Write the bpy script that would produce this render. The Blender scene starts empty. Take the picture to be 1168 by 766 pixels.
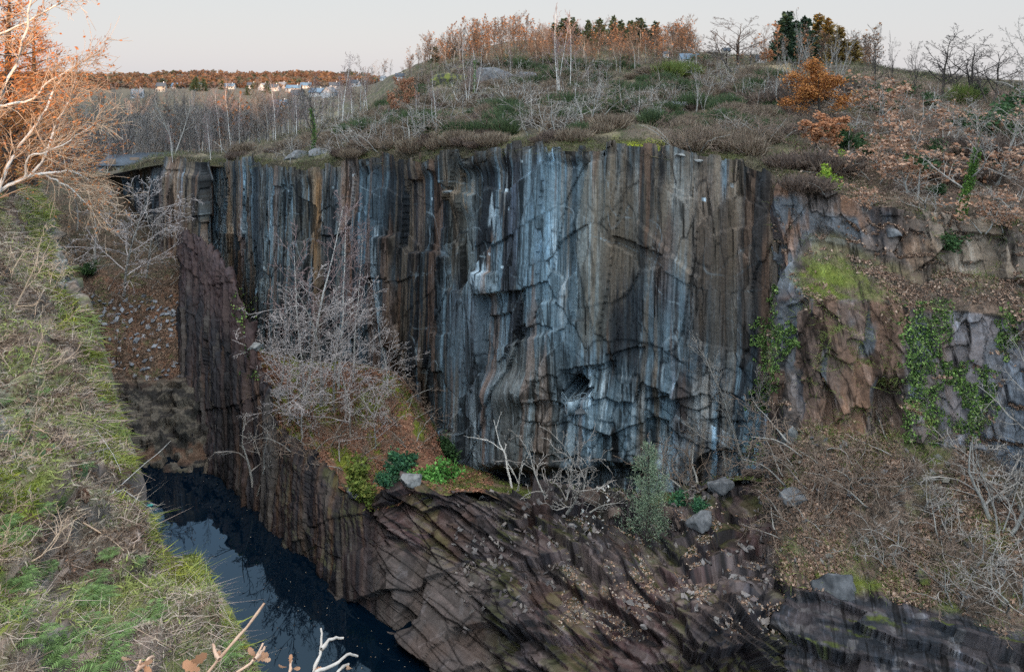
import bpy, math, random
import numpy as np
from mathutils import Vector, Matrix
from mathutils.bvhtree import BVHTree

random.seed(7)
RNG = np.random.default_rng(11)
COL = bpy.context.scene.collection
scene = bpy.context.scene

# ------------------------------------------------------------------ survey of the place
# camera at the origin looking along +Y; (px, py, Y) are the bearing / depression of a
# surveyed point plus its distance in metres
FPX, CX, HZ = 834.0, 584.0, 90.0

def pos(px, py, Y):
    return np.array([(px - CX) / FPX * Y, Y, -(py - HZ) / FPX * Y])

# ------------------------------------------------------------------ noise
def _h(ix, iy, seed):
    with np.errstate(over='ignore'):
        n = (ix.astype(np.int64) * 374761393 + iy.astype(np.int64) * 668265263 + seed * 1442695041) & 0xFFFFFFFF
        n = ((n ^ (n >> 13)) * 1274126177) & 0xFFFFFFFF
        n = ((n ^ (n >> 16)) * 2246822519) & 0xFFFFFFFF
        n = n ^ (n >> 13)
    return (n & 0xFFFFFF) / float(0x1000000)

def vn(x, y, seed=0):
    x, y = np.broadcast_arrays(np.asarray(x, float), np.asarray(y, float))
    ix, iy = np.floor(x), np.floor(y)
    fx, fy = x - ix, y - iy
    fx, fy = fx * fx * (3 - 2 * fx), fy * fy * (3 - 2 * fy)
    a, b = _h(ix, iy, seed), _h(ix + 1, iy, seed)
    c, d = _h(ix, iy + 1, seed), _h(ix + 1, iy + 1, seed)
    return (a + (b - a) * fx) * (1 - fy) + (c + (d - c) * fx) * fy

def fbm(x, y, seed=0, oct=4, gain=.5):
    s, a, t = 0., 1., 0.
    x, y = np.asarray(x, float), np.asarray(y, float)
    for o in range(oct):
        s = s + a * vn(x * 2 ** o + 13.1 * o, y * 2 ** o + 7.7 * o, seed + o * 17)
        t += a
        a *= gain
    return s / t

def cells(x, y, seed=0):
    """cellular noise: random value of the nearest cell, distance to its border, second random value"""
    x, y = np.broadcast_arrays(np.asarray(x, float), np.asarray(y, float))
    ix, iy = np.floor(x), np.floor(y)
    f1 = np.full(x.shape, 9.)
    f2 = np.full(x.shape, 9.)
    r1 = np.zeros(x.shape)
    r2 = np.zeros(x.shape)
    ox = np.zeros(x.shape)
    oy = np.zeros(x.shape)
    for dx in (-1, 0, 1):
        for dy in (-1, 0, 1):
            cx, cy = ix + dx, iy + dy
            px = cx + .1 + .8 * _h(cx, cy, seed)
            py = cy + .1 + .8 * _h(cx, cy, seed + 101)
            d = np.maximum(np.abs(px - x), np.abs(py - y)) * .6 + np.hypot(px - x, py - y) * .4
            near = d < f1
            f2 = np.where(near, f1, np.minimum(f2, d))
            r1 = np.where(near, _h(cx, cy, seed + 202), r1)
            r2 = np.where(near, _h(cx, cy, seed + 303), r2)
            ox = np.where(near, x - px, ox)
            oy = np.where(near, y - py, oy)
            f1 = np.where(near, d, f1)
    return r1, f2 - f1, r2, ox, oy

def sm(a, b, x):
    t = np.clip((x - a) / (b - a), 0, 1)
    return t * t * (3 - 2 * t)

def win(x, a, b, s):
    return sm(a - s, a + s, x) * (1 - sm(b - s, b + s, x))

# ------------------------------------------------------------------ surfaces
def pchip(xk, yk, x):
    """monotone cubic through yk[k, ...] at xk, sampled at x"""
    h = np.diff(xk)
    sh = (-1,) + (1,) * (yk.ndim - 1)
    hh = h.reshape(sh)
    d = np.diff(yk, axis=0) / hh
    m = np.zeros_like(yk)
    m[0], m[-1] = d[0], d[-1]
    if len(xk) > 2:
        w1, w2 = 2 * hh[1:] + hh[:-1], hh[1:] + 2 * hh[:-1]
        same = d[1:] * d[:-1] > 0
        with np.errstate(divide='ignore', invalid='ignore'):
            hm = (w1 + w2) / (w1 / d[:-1] + w2 / d[1:])
        m[1:-1] = np.where(same, hm, 0)
    i = np.clip(np.searchsorted(xk, x, side='right') - 1, 0, len(h) - 1)
    t = ((x - xk[i]) / h[i]).reshape(sh)
    H = h[i].reshape(sh)
    return ((1 + 2 * t) * (1 - t) ** 2 * yk[i] + t * (1 - t) ** 2 * H * m[i]
            + t * t * (3 - 2 * t) * yk[i + 1] + t * t * (t - 1) * H * m[i + 1])

class Patch:
    """a surveyed surface: ctrl[R][C] points -> fine grid"""
    def __init__(s, ctrl, nu, nv, xyz=False, tu=None):
        c = np.array(ctrl, float)
        P = c if xyz else np.stack([(c[..., 0] - CX) / FPX * c[..., 2], c[..., 2], -(c[..., 1] - HZ) / FPX * c[..., 2]], -1)
        R, C = P.shape[:2]
        lu = np.linalg.norm(np.diff(P, axis=1), axis=2).mean(0)
        lv = np.linalg.norm(np.diff(P, axis=0), axis=2).mean(1)
        lu, lv = lu ** .75 + .3, lv ** .75 + .3
        ku, kv = np.r_[0, np.cumsum(lu)], np.r_[0, np.cumsum(lv)]
        Q = pchip(kv, P, np.linspace(0, kv[-1], nv))
        Q = np.swapaxes(pchip(ku, np.swapaxes(Q, 0, 1), np.linspace(0, ku[-1], nu)), 0, 1)
        s.P = Q
        s.nu, s.nv = nu, nv
        s.refresh()
        s.U = np.concatenate([np.zeros((nv, 1)), np.cumsum(np.linalg.norm(np.diff(Q, axis=1), axis=2), 1)], 1)
        s.V = np.concatenate([np.zeros((1, nu)), np.cumsum(np.linalg.norm(np.diff(Q, axis=0), axis=2), 0)], 0)
        s.U = np.broadcast_to(s.U.mean(0), (nv, nu)).copy()
        s.col = None
        s.px, s.py = s.proj()
    def proj(s):
        Y = np.maximum(s.P[..., 1], .5)
        return s.P[..., 0] / Y * FPX + CX, -s.P[..., 2] / Y * FPX + HZ
    def refresh(s):
        du, dv = np.gradient(s.P, axis=1), np.gradient(s.P, axis=0)
        n = np.cross(du, dv)
        n /= np.linalg.norm(n, axis=2, keepdims=True) + 1e-9
        # orient towards the open side (viewer)
        if (n * s.P).sum(2).mean() > 0:
            n = -n
        s.N = n
        s.A = np.linalg.norm(np.cross(du, dv), axis=2)
    def push(s, d, n=None):
        s.P = s.P + (s.N if n is None else n) * d[..., None]
        s.refresh()
    def build(s, name, mat, kind='structure', smooth=False):
        nv, nu = s.nv, s.nu
        i = np.arange(nv * nu).reshape(nv, nu)
        q = np.stack([i[:-1, :-1], i[:-1, 1:], i[1:, 1:], i[1:, :-1]], -1).reshape(-1, 4)
        o = mesh_obj(name, s.P.reshape(-1, 3), q, mat, None if s.col is None else s.col.reshape(-1, 3), smooth)
        if kind:
            o['kind'] = kind
        uv = o.data.uv_layers.new(name='UVMap')
        w = np.stack([s.U, s.V], -1).reshape(-1, 2)[q.reshape(-1)]
        uv.data.foreach_set('uv', w.astype(np.float32).ravel())
        return o

def mesh_obj(name, verts, faces, mat=None, col=None, smooth=False, parent=None):
    verts = np.asarray(verts, np.float32)
    me = bpy.data.meshes.new(name)
    me.vertices.add(len(verts))
    me.vertices.foreach_set('co', verts.ravel())
    if isinstance(faces, np.ndarray):
        k = faces.shape[1]
        n = len(faces)
        me.loops.add(n * k)
        me.loops.foreach_set('vertex_index', faces.astype(np.int32).ravel())
        me.polygons.add(n)
        me.polygons.foreach_set('loop_start', np.arange(0, n * k, k, dtype=np.int32))
        me.polygons.foreach_set('loop_total', np.full(n, k, np.int32))
    else:
        n = len(faces)
        tot = np.array([len(f) for f in faces], np.int32)
        me.loops.add(int(tot.sum()))
        me.loops.foreach_set('vertex_index', np.array([v for f in faces for v in f], np.int32))
        me.polygons.add(n)
        me.polygons.foreach_set('loop_start', np.r_[0, np.cumsum(tot)[:-1]].astype(np.int32))
        me.polygons.foreach_set('loop_total', tot)
    if smooth:
        me.polygons.foreach_set('use_smooth', np.ones(n, bool))
    me.update(calc_edges=True)
    if col is not None:
        a = me.color_attributes.new('Col', 'FLOAT_COLOR', 'POINT')
        c = np.ones((len(verts), 4), np.float32)
        c[:, :3] = np.maximum(col, 0)
        a.data.foreach_set('color', c.ravel())
    if mat is not None:
        me.materials.append(mat)
    o = bpy.data.objects.new(name, me)
    COL.objects.link(o)
    if parent is not None:
        o.parent = parent
    return o

def polys(V, col=None):
    """V[n, k, 3] loose polygons -> verts, faces, per-vertex colours"""
    n, k = V.shape[:2]
    f = np.arange(n * k).reshape(n, k)
    c = None if col is None else np.repeat(col, k, axis=0)
    return V.reshape(-1, 3), f, c

# ------------------------------------------------------------------ things
def tag(o, label=None, cat=None, group=None, kind=None):
    if label: o['label'] = label
    if cat: o['category'] = cat
    if group: o['group'] = group
    if kind: o['kind'] = kind
    return o

def empty(name, loc, label, cat, group=None, rz=0., sc=1.):
    o = bpy.data.objects.new(name, None)
    o.empty_display_size = .3
    COL.objects.link(o)
    o.location = loc
    o.rotation_euler = (0, 0, rz)
    o.scale = (sc, sc, sc) if not hasattr(sc, '__len__') else sc
    return tag(o, label, cat, group)

def attach(root, pieces):
    """pieces: list of (name, mesh datablock) hung under root"""
    out = []
    for nm, me in pieces:
        c = bpy.data.objects.new(nm, me)
        COL.objects.link(c)
        c.parent = root
        out.append(c)
    return out

def me_of(name, verts, faces, mat, col=None, smooth=False):
    """mesh datablock only"""
    o = mesh_obj(name, verts, faces, mat, col, smooth)
    me = o.data
    bpy.data.objects.remove(o)
    return me

# ------------------------------------------------------------------ materials
def nodes(name):
    m = bpy.data.materials.new(name)
    m.use_nodes = True
    nt = m.node_tree
    b = nt.nodes['Principled BSDF']
    return m, nt, b

def N(nt, t, **kw):
    n = nt.nodes.new(t)
    for k, v in kw.items():
        if k.startswith('i_'):
            key = k[2:].replace('_', ' ')
            n.inputs[key].default_value = v
        else:
            setattr(n, k, v)
    return n

def ramp(nt, stops):
    r = nt.nodes.new('ShaderNodeValToRGB')
    e = r.color_ramp.elements
    while len(e) < len(stops): e.new(.5)
    for el, (p, c) in zip(e, stops):
        el.position = p
        el.color = (*c, 1) if len(c) == 3 else c
    return r

def mat_attr(name, rough=.8, var=.5, scale=(6, 6, 6), bump=.0, bscale=8., spec=.3, bdist=.05, trans=0., detail=6):
    """colour attribute 'Col' broken up by fine noise, with bump"""
    m, nt, b = nodes(name)
    L = nt.links.new
    a = N(nt, 'ShaderNodeVertexColor', layer_name='Col')
    tc = N(nt, 'ShaderNodeTexCoord')
    mp = N(nt, 'ShaderNodeMapping')
    mp.inputs['Scale'].default_value = scale
    L(tc.outputs['Object'], mp.inputs['Vector'])
    n1 = N(nt, 'ShaderNodeTexNoise', i_Scale=1., i_Detail=detail, i_Roughness=.65)
    L(mp.outputs[0], n1.inputs['Vector'])
    mr = N(nt, 'ShaderNodeMapRange')
    mr.inputs['From Min'].default_value, mr.inputs['From Max'].default_value = .25, .75
    mr.inputs['To Min'].default_value, mr.inputs['To Max'].default_value = 1 - var, 1 + var
    L(n1.outputs['Fac'], mr.inputs['Value'])
    mx = N(nt, 'ShaderNodeMix', data_type='RGBA', blend_type='MULTIPLY')
    mx.inputs['Factor'].default_value = 1
    L(a.outputs['Color'], mx.inputs['A'])
    L(mr.outputs[0], mx.inputs['B'])
    L(mx.outputs['Result'], b.inputs['Base Color'])
    b.inputs['Roughness'].default_value = rough
    b.inputs['Specular IOR Level'].default_value = spec
    if bump:
        n2 = N(nt, 'ShaderNodeTexNoise', i_Scale=bscale, i_Detail=8., i_Roughness=.7)
        mp2 = N(nt, 'ShaderNodeMapping')
        k = max(scale)
        mp2.inputs['Scale'].default_value = tuple(v / k for v in scale)
        L(tc.outputs['Object'], mp2.inputs['Vector'])
        L(mp2.outputs[0], n2.inputs['Vector'])
        bp = N(nt, 'ShaderNodeBump', i_Strength=bump, i_Distance=bdist)
        L(n2.outputs['Fac'], bp.inputs['Height'])
        L(bp.outputs[0], b.inputs['Normal'])
    return m

def mat_leaf(name, rough=.7, trans=.25):
    """leaves and blades, colour per leaf from 'Col', a little light passes through"""
    m, nt, b = nodes(name)
    L = nt.links.new
    a = N(nt, 'ShaderNodeVertexColor', layer_name='Col')
    L(a.outputs['Color'], b.inputs['Base Color'])
    b.inputs['Roughness'].default_value = rough
    b.inputs['Specular IOR Level'].default_value = .25
    if trans:
        t = N(nt, 'ShaderNodeBsdfTranslucent')
        L(a.outputs['Color'], t.inputs['Color'])
        x = N(nt, 'ShaderNodeMixShader')
        x.inputs[0].default_value = trans
        L(b.outputs[0], x.inputs[1])
        L(t.outputs[0], x.inputs[2])
        L(x.outputs[0], nt.nodes['Material Output'].inputs['Surface'])
    return m

def mat_noise(name, c1, c2, scale=5., stretch=(1, 1, 1), rough=.8, spec=.3, metal=0., bump=0., lo=.35, hi=.65):
    m, nt, b = nodes(name)
    L = nt.links.new
    tc = N(nt, 'ShaderNodeTexCoord')
    mp = N(nt, 'ShaderNodeMapping')
    mp.inputs['Scale'].default_value = stretch
    L(tc.outputs['Object'], mp.inputs['Vector'])
    n1 = N(nt, 'ShaderNodeTexNoise', i_Scale=scale, i_Detail=6., i_Roughness=.65)
    L(mp.outputs[0], n1.inputs['Vector'])
    r = ramp(nt, [(lo, c1), (hi, c2)])
    L(n1.outputs['Fac'], r.inputs[0])
    L(r.outputs[0], b.inputs['Base Color'])
    b.inputs['Roughness'].default_value = rough
    b.inputs['Specular IOR Level'].default_value = spec
    b.inputs['Metallic'].default_value = metal
    if bump:
        bp = N(nt, 'ShaderNodeBump', i_Strength=bump, i_Distance=.03)
        L(n1.outputs['Fac'], bp.inputs['Height'])
        L(bp.outputs[0], b.inputs['Normal'])
    return m
# ------------------------------------------------------------------ helpers for painting albedo
def A3(*c): return np.array(c, float)
def mix(a, b, t): return a * (1 - t[..., None]) + b * t[..., None]

DARK, BLACK = A3(.019, .021, .026), A3(.009, .010, .012)
SLATE, BLUE, PALE = A3(.062, .076, .090), A3(.075, .112, .138), A3(.26, .32, .36)
OLIVE, BROWN, RUST, OCHRE = A3(.092, .088, .074), A3(.060, .042, .036), A3(.11, .055, .034), A3(.24, .13, .055)
PURPLE = A3(.085, .062, .068)
SOIL, LITTER, MOSS, DRY = A3(.06, .048, .036), A3(.17, .095, .062), A3(.15, .19, .025), A3(.20, .165, .11)

def mat_rock(name, streaks, rough=.6, bump=.4, bscale=3., blocks=None):
    """slate: painted stain and shade zones x several layers of hard-edged streaks run along the face (surface metres in the UV map)"""
    m, nt, b = nodes(name)
    L = nt.links.new
    a = N(nt, 'ShaderNodeVertexColor', layer_name='Col')
    uv = N(nt, 'ShaderNodeUVMap', uv_map='UVMap')
    cur = a.outputs['Color']
    hgt = None
    for (sx, sy, lo, hi, dark, light, rot) in streaks:
        mp = N(nt, 'ShaderNodeMapping')
        mp.inputs['Rotation'].default_value = (0, 0, math.radians(rot))
        L(uv.outputs[0], mp.inputs['Vector'])
        mp2 = N(nt, 'ShaderNodeMapping')
        mp2.inputs['Scale'].default_value = (sx, sy, 1)
        L(mp.outputs[0], mp2.inputs['Vector'])
        n1 = N(nt, 'ShaderNodeTexNoise', i_Scale=1., i_Detail=5., i_Roughness=.6)
        L(mp2.outputs[0], n1.inputs['Vector'])
        r = ramp(nt, [(lo - .03, (dark,) * 3), (lo + .01, (1, 1, 1)), (hi - .01, (1, 1, 1)), (hi + .03, (light * .95, light, light * 1.05))])
        L(n1.outputs['Fac'], r.inputs[0])
        mx = N(nt, 'ShaderNodeMix', data_type='RGBA', blend_type='MULTIPLY', clamp_result=False)
        mx.inputs['Factor'].default_value = 1
        L(cur, mx.inputs['A']); L(r.outputs[0], mx.inputs['B'])
        cur = mx.outputs['Result']
        if hgt is None: hgt = n1.outputs['Fac']
    tc = N(nt, 'ShaderNodeTexCoord')
    n2 = N(nt, 'ShaderNodeTexNoise', i_Scale=bscale, i_Detail=9., i_Roughness=.7)
    L(tc.outputs['Object'], n2.inputs['Vector'])
    mr = N(nt, 'ShaderNodeMapRange')
    mr.inputs['From Min'].default_value, mr.inputs['From Max'].default_value = .3, .7
    mr.inputs['To Min'].default_value, mr.inputs['To Max'].default_value = .65, 1.35
    L(n2.outputs['Fac'], mr.inputs['Value'])
    mx = N(nt, 'ShaderNodeMix', data_type='RGBA', blend_type='MULTIPLY', clamp_result=False)
    mx.inputs['Factor'].default_value = 1
    L(cur, mx.inputs['A']); L(mr.outputs[0], mx.inputs['B'])
    L(mx.outputs['Result'], b.inputs['Base Color'])
    b.inputs['Roughness'].default_value = rough
    b.inputs['Specular IOR Level'].default_value = .16
    ad = N(nt, 'ShaderNodeMath', operation='ADD')
    L(n2.outputs['Fac'], ad.inputs[0]); L(hgt, ad.inputs[1])
    bp = N(nt, 'ShaderNodeBump', i_Strength=bump, i_Distance=.15)
    L(ad.outputs[0], bp.inputs['Height'])
    L(bp.outputs[0], b.inputs['Normal'])
    return m
M_CLIFF = mat_rock('quarry slate', [(1.1, .06, .43, .61, .25, 1.7, 2), (3.2, .09, .41, .62, .5, 1.3, -2), (.4, .05, .41, .62, .4, 1.5, 3), (8., .22, .40, .62, .55, 1.35, 0)])
M_SPUR = mat_rock('bedded slate', [(.35, 1.6, .41, .61, .45, 1.5, 28), (.9, 3., .38, .64, .7, 1.2, 35), (.9, .3, .40, .62, .55, 1.35, 10)], .62, .4, 1.6)
M_WALL = mat_rock('fractured slate', [(1.5, .22, .42, .59, .3, 1.6, 12), (3.5, .6, .41, .61, .5, 1.4, 8), (.5, .35, .40, .62, .6, 1.3, -10)], .8, .5, 3.)
M_EARTH = mat_attr('earth and litter', rough=.95, var=.6, scale=(5, 5, 5), bump=.6, bscale=5., spec=.1, bdist=.12)

# ------------------------------------------------------------------ the big quarry cliff
RIM = np.array([(138,196,104),(160,194,103),(185,186,98),(205,182,95.5),(232,186,95),(240,190,99),(262,186,97),(290,181,90),
    (305,190,86),(330,193,81.5),(365,191,79),(390,190,77.5),(405,182,76),(430,178,74),(460,186,71),(490,179,67.5),
    (520,175,64),(560,172,60.8),(600,168,58.5),(640,165,57.2),(700,167,55.5),(760,172,54),(800,182,52.8),(840,186,51.6),
    (870,196,50),(900,215,49.3),(935,225,49)], float)

def pz(px, z, Y): return HZ - z * FPX / Y   # py of a height z at distance Y

ctrl = []
for frac, back in ((0, .0), (.2, .15), (.55, .1), (.8, .3), (.92, .2), (1., 1.2)):
    row = []
    for px, py, Y in RIM:
        zt = -(py - HZ) / FPX * Y
        z = zt * (1 - frac) + -37. * frac
        Yb = Y + back
        row.append((px, pz(px, z, Yb), Yb))
    ctrl.append(row)
cliff = Patch(ctrl, 1260, 340)
c = cliff
u, v, px, py = c.U, c.V, c.px.copy(), c.py.copy()
zz = c.P[..., 2].copy()
nh = c.N.copy(); nh[..., 2] = 0
nh /= np.linalg.norm(nh, axis=2, keepdims=True)
wob = (fbm(u * .15, v * .05, 3, 2) - .5) * .7 + .03 * v
uu = u + wob
low = sm(395, 470, py + 40 * (fbm(u * .08, v * .05, 90) - .5)) * win(px, 600, 1000, 25)
r1, e1, s1, ox1, oy1 = cells(uu / 3.1, v / 14., 5)
r2, e2, s2, ox2, oy2 = cells(uu / 1.15 + 7, v / 6.5, 6)
r3, e3, s3, ox3, oy3 = cells(uu / .55, v / 5.2, 8)
r4, e4, s4, ox4, oy4 = cells(uu / 6.5 + v * .02, v / 11., 9)
d = (r4 - .5) * .75 + (r1 - .5) * .42 * (.4 + 1.2 * (s4 > .5)) + (r2 - .5) * .22 * (.3 + 1.4 * (s1 > .55)) + (r3 - .5) * .07
d += ox1 * (s1 - .5) * .22 + ox2 * (s2 - .5) * .06 + ox4 * (s4 - .5) * .5 + oy4 * (r4 - .5) * .5
r7, e7, s7, ox7, oy7 = cells(uu / 4.2 + v / 9., v / 5. - uu / 14., 12)
d += (r7 - .5) * .26 + ox7 * (s7 - .5) * .3
d -= (1 - sm(0, .05, e2)) * .04
b1, be1, bs1, bx1, by1 = cells(uu / 2.6 + .22 * v / 2.6, v / 2.0, 21)
b2, be2, bs2, bx2, by2 = cells(uu / .9 - .1 * v, v / .75, 22)
dl = (b1 - .5) * .75 + (b2 - .5) * .25 + bx1 * (bs1 - .5) * .6 + by1 * .3
d = d * (1 - .75 * low) + dl * low
d += (fbm(u * .05, v * .03, 31, 2) - .5) * 1.4
# ledges and flake scars seen on the face
def scar(x0, x1, ytop, ybot, depth, slope=0.):
    global d
    yy = py + slope * (px - x0)
    d = d + win(px, x0, x1, .8) * sm(ytop, ytop + 1.0, yy) * (1 - sm(ybot - 14, ybot + 14, yy)) * depth
scar(432, 452, 268, 396, .7)
scar(540, 600, 336, 440, -1.0, .12)
scar(535, 566, 310, 337, .6)
scar(700, 760, 268, 400, -.5, -.35)
scar(727, 800, 250, 470, .45, -.9)
scar(508, 532, 216, 240, .5, -.3)
scar(640, 700, 420, 450, -.6, .1)
scar(735, 800, 455, 520, -.7, .15)
scar(690, 735, 405, 470, -.5, .2)
scar(560, 640, 400, 470, .5, .35)
d -= win(px, 540, 735, 25) * sm(528, 556, py) * 2.2              # undercut at the foot
d += win(px, 186, 232, 16) * .9                                   # rusty buttress at the left end
# crown of the face is broken down
tw_ = 1 - sm(.3, 2.2, v)
d = d * (1 - tw_ * .75) + tw_ * (.25 + .5 * (fbm(u * .6, v * .3, 40) - .5))
# the adit: an arched hole driven into the face
ax, ay = (px - 656.5) / 15.5, (py - 446) / 14.
jag = (cells(px * .16, py * .16, 95)[0] - .5) * .5
ax, ay = ax * (1 + jag), ay * (1 + jag * .7) + ax * .12
adit = (np.where(ay < 0, ax * ax + ay * ay, np.abs(ax) ** 2 + 0 * ay) < 1) & (py < 457) & (py > 425)
adit_soft = adit.astype(float)
d = d * (1 - adit_soft) - 8. * adit_soft
P0 = c.P.copy()
c.push(d, nh)
# ragged top edge
c.P[..., 2] += (1 - sm(0, 2.0, v)) * (r2 * .7 + r1 * .7 - .55)
c.refresh()
# --- paint
st = fbm(uu * 1.0, v * .028, 51, 5, .55)                # long stains
st2 = fbm(uu * .45, v * .03, 52, 4)
st3 = fbm(uu * 2.2, v * .05, 53, 4, .6)
blot = fbm(u * .35, v * .30, 54, 5, .55)
col = mix(SLATE, BLUE, sm(.42, .62, st2)) 
col = mix(col, OLIVE, sm(.45, .6, blot) * .65)
col = mix(col, BLUE * 1.6, sm(.56, .60, st) * .65)
col = mix(col, PALE * .9, sm(.66, .72, st) * .5)
col = mix(col, DARK, (1 - sm(.43, .48, st)) * .85)
st4 = fbm(uu * 3.6, v * .06, 55, 3, .5)
col = mix(col, BLACK, (1 - sm(.41, .44, st3)) * .7)
col = mix(col, DARK, (1 - sm(.37, .40, st4)) * .6)
col = mix(col, BLUE * 1.9, sm(.60, .63, st4) * .5)
def zone(x0, x1, y0, y1, c2, amt, s=4, sy=25, tex=None):
    global col
    w = win(px + (fbm(u * .0 + 3, v * .25, 61) - .5) * 9 + (st3 - .5) * 8, x0, x1, s) * win(py + (st3 - .5) * 90, y0, y1, sy) * amt
    if tex is not None: w = w * tex
    col = mix(col, c2, np.clip(w, 0, 1))
SK = sm(.35, .6, st3)
zone(130, 190, 180, 420, DARK, .75)  # left end of the face: shade put into the colour
zone(150, 190, 190, 420, OLIVE * .8, .7, tex=sm(.5, .6, st3))
zone(188, 228, 180, 330, BROWN * 1.25, .85)
zone(150, 235, 185, 420, A3(.10, .085, .065), .6, 4, tex=sm(.53, .58, st3))
zone(222, 240, 200, 315, A3(.15, .085, .045), .6, 7, 45, tex=sm(.47, .55, st4))
zone(236, 242, 185, 330, BLACK, .8, 2)
zone(200, 228, 230, 330, RUST, .7, tex=sm(.45, .6, st3))
zone(240, 300, 180, 330, BLUE * .8, .5)
zone(258, 264, 190, 330, OCHRE * .6, .8, 1.5)
zone(270, 277, 200, 320, RUST, .6, 1.5)
zone(284, 300, 190, 320, DARK, .6, 3, tex=SK)
zone(300, 400, 180, 360, OLIVE * 1.15, .5, tex=SK)
zone(358, 368, 190, 400, OCHRE * .75, .75, 2)
zone(397, 403, 200, 390, RUST, .8, 1.5)
zone(406, 452, 180, 400, BLUE * .75, .55)
zone(431, 452, 268, 400, PALE * .8, .8, 1.5, 3)
zone(455, 503, 170, 560, BLACK, .8, 7, tex=sm(.25, .5, st3))
zone(462, 476, 180, 300, BROWN, .8, 3)
zone(503, 535, 175, 320, OLIVE * 1.1, .6, 5)
zone(506, 518, 218, 290, OCHRE * .55, .45, 3, 30, tex=SK)
zone(510, 530, 217, 228, A3(.26, .19, .13), .7, 3, 3)
zone(533, 560, 180, 318, BLACK, .9, 6, tex=sm(.22, .42, st3))
zone(535, 566, 311, 336, PALE * 1.0, .85, 3, 3, tex=SK)
zone(505, 570, 335, 560, SLATE * 1.1, .5, 8)
zone(575, 603, 180, 420, DARK, .5, 8, tex=SK)
zone(600, 665, 180, 430, BLUE * .95, .6, 10)
zone(633, 647, 262, 380, PALE * 1.1, .7, 3, tex=sm(.42, .55, st3))
zone(555, 562, 235, 262, PALE * 1.1, .8, 2, 3)
zone(660, 705, 180, 400, OLIVE * 1.3, .6, 8)
zone(690, 730, 260, 440, DARK * .8, .85, 9, tex=sm(.25, .45, st3))
zone(690, 800, 178, 310, A3(.115, .092, .068), .7, 12)
zone(745, 775, 250, 350, BROWN * 1.1, .7, 8)
zone(730, 800, 330, 470, DARK, .6, 10, tex=SK)
zone(790, 900, 190, 400, A3(.105, .08, .062), .85, 14)
zone(830, 900, 200, 330, A3(.13, .085, .055), .5, 10, tex=SK)
zone(805, 860, 330, 430, BLUE * .7, .5, 8, tex=SK)
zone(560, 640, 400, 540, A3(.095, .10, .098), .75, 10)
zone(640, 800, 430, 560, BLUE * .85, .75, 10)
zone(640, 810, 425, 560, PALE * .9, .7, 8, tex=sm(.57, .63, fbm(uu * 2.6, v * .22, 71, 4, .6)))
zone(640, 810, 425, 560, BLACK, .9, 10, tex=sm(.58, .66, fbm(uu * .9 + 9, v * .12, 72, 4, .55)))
zone(505, 545, 470, 560, PALE * .8, .6, 8, tex=sm(.55, .66, st3))
zone(550, 735, 530, 580, DARK, .7, 10, 8)  # shade below the overhanging foot, painted into the colour
zone(770, 815, 430, 560, BROWN, .6, 8, tex=SK)
zone(790, 830, 440, 500, A3(.26, .27, .27), .7, 6, tex=SK)
spk = _h(np.floor(u * 4), np.floor(v * 4), 77)
col = mix(col, PALE * 1.5, ((spk > .9985) & (py < 320) & (fbm(u * .2, v * .2, 78) > .48)).astype(float) * .8)
# bedding joints (black along the crack lines)
col = mix(col, BLACK, (1 - sm(.01, .05, e2)) * .55 * (1 - low) + (1 - sm(.0, .05, be1)) * .5 * low)
for sd_, ku, kv, kk in ((80, .16, .13, .09), (81, .10, .16, -.08), (82, .22, .07, .05)):
    cracks = np.abs(fbm(u * ku + kk * v, v * kv, sd_, 2) - .5)
    col = mix(col, PALE * .9, (1 - sm(.0, .0045, cracks)) * .5 * sm(.4, .6, blot))
top = 1 - sm(0, 1.6, v + (blot - .5) * 3)
col = mix(col, SOIL, top * .5)
bigst = fbm(uu * .28 + 4, v * .018, 57, 3, .5)
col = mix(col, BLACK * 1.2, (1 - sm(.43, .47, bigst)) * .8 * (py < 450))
col = mix(col, A3(.115, .09, .066), sm(.56, .62, fbm(uu * .5 + 11, v * .03, 58, 3)) * sm(.45, .6, st3) * .55)
col = mix(col, A3(.115, .066, .042), sm(.64, .69, fbm(uu * 1.1 + 31, v * .05, 59, 3)) * .5)
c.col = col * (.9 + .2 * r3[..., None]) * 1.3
col = c.col
jt = (1 - sm(.003, .02, e7)) * .4 * sm(.35, .55, fbm(u * .2, v * .2, 97)) + (1 - sm(.003, .02, e4)) * .3
pan = .84 + .22 * s7 + .5 * (s4 - .5) + .25 * (s1 - .5)
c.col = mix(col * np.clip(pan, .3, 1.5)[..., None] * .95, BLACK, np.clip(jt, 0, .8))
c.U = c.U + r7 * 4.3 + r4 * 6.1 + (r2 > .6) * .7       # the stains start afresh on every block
cliff_o = c.build('quarry_cliff', M_CLIFF)

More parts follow.
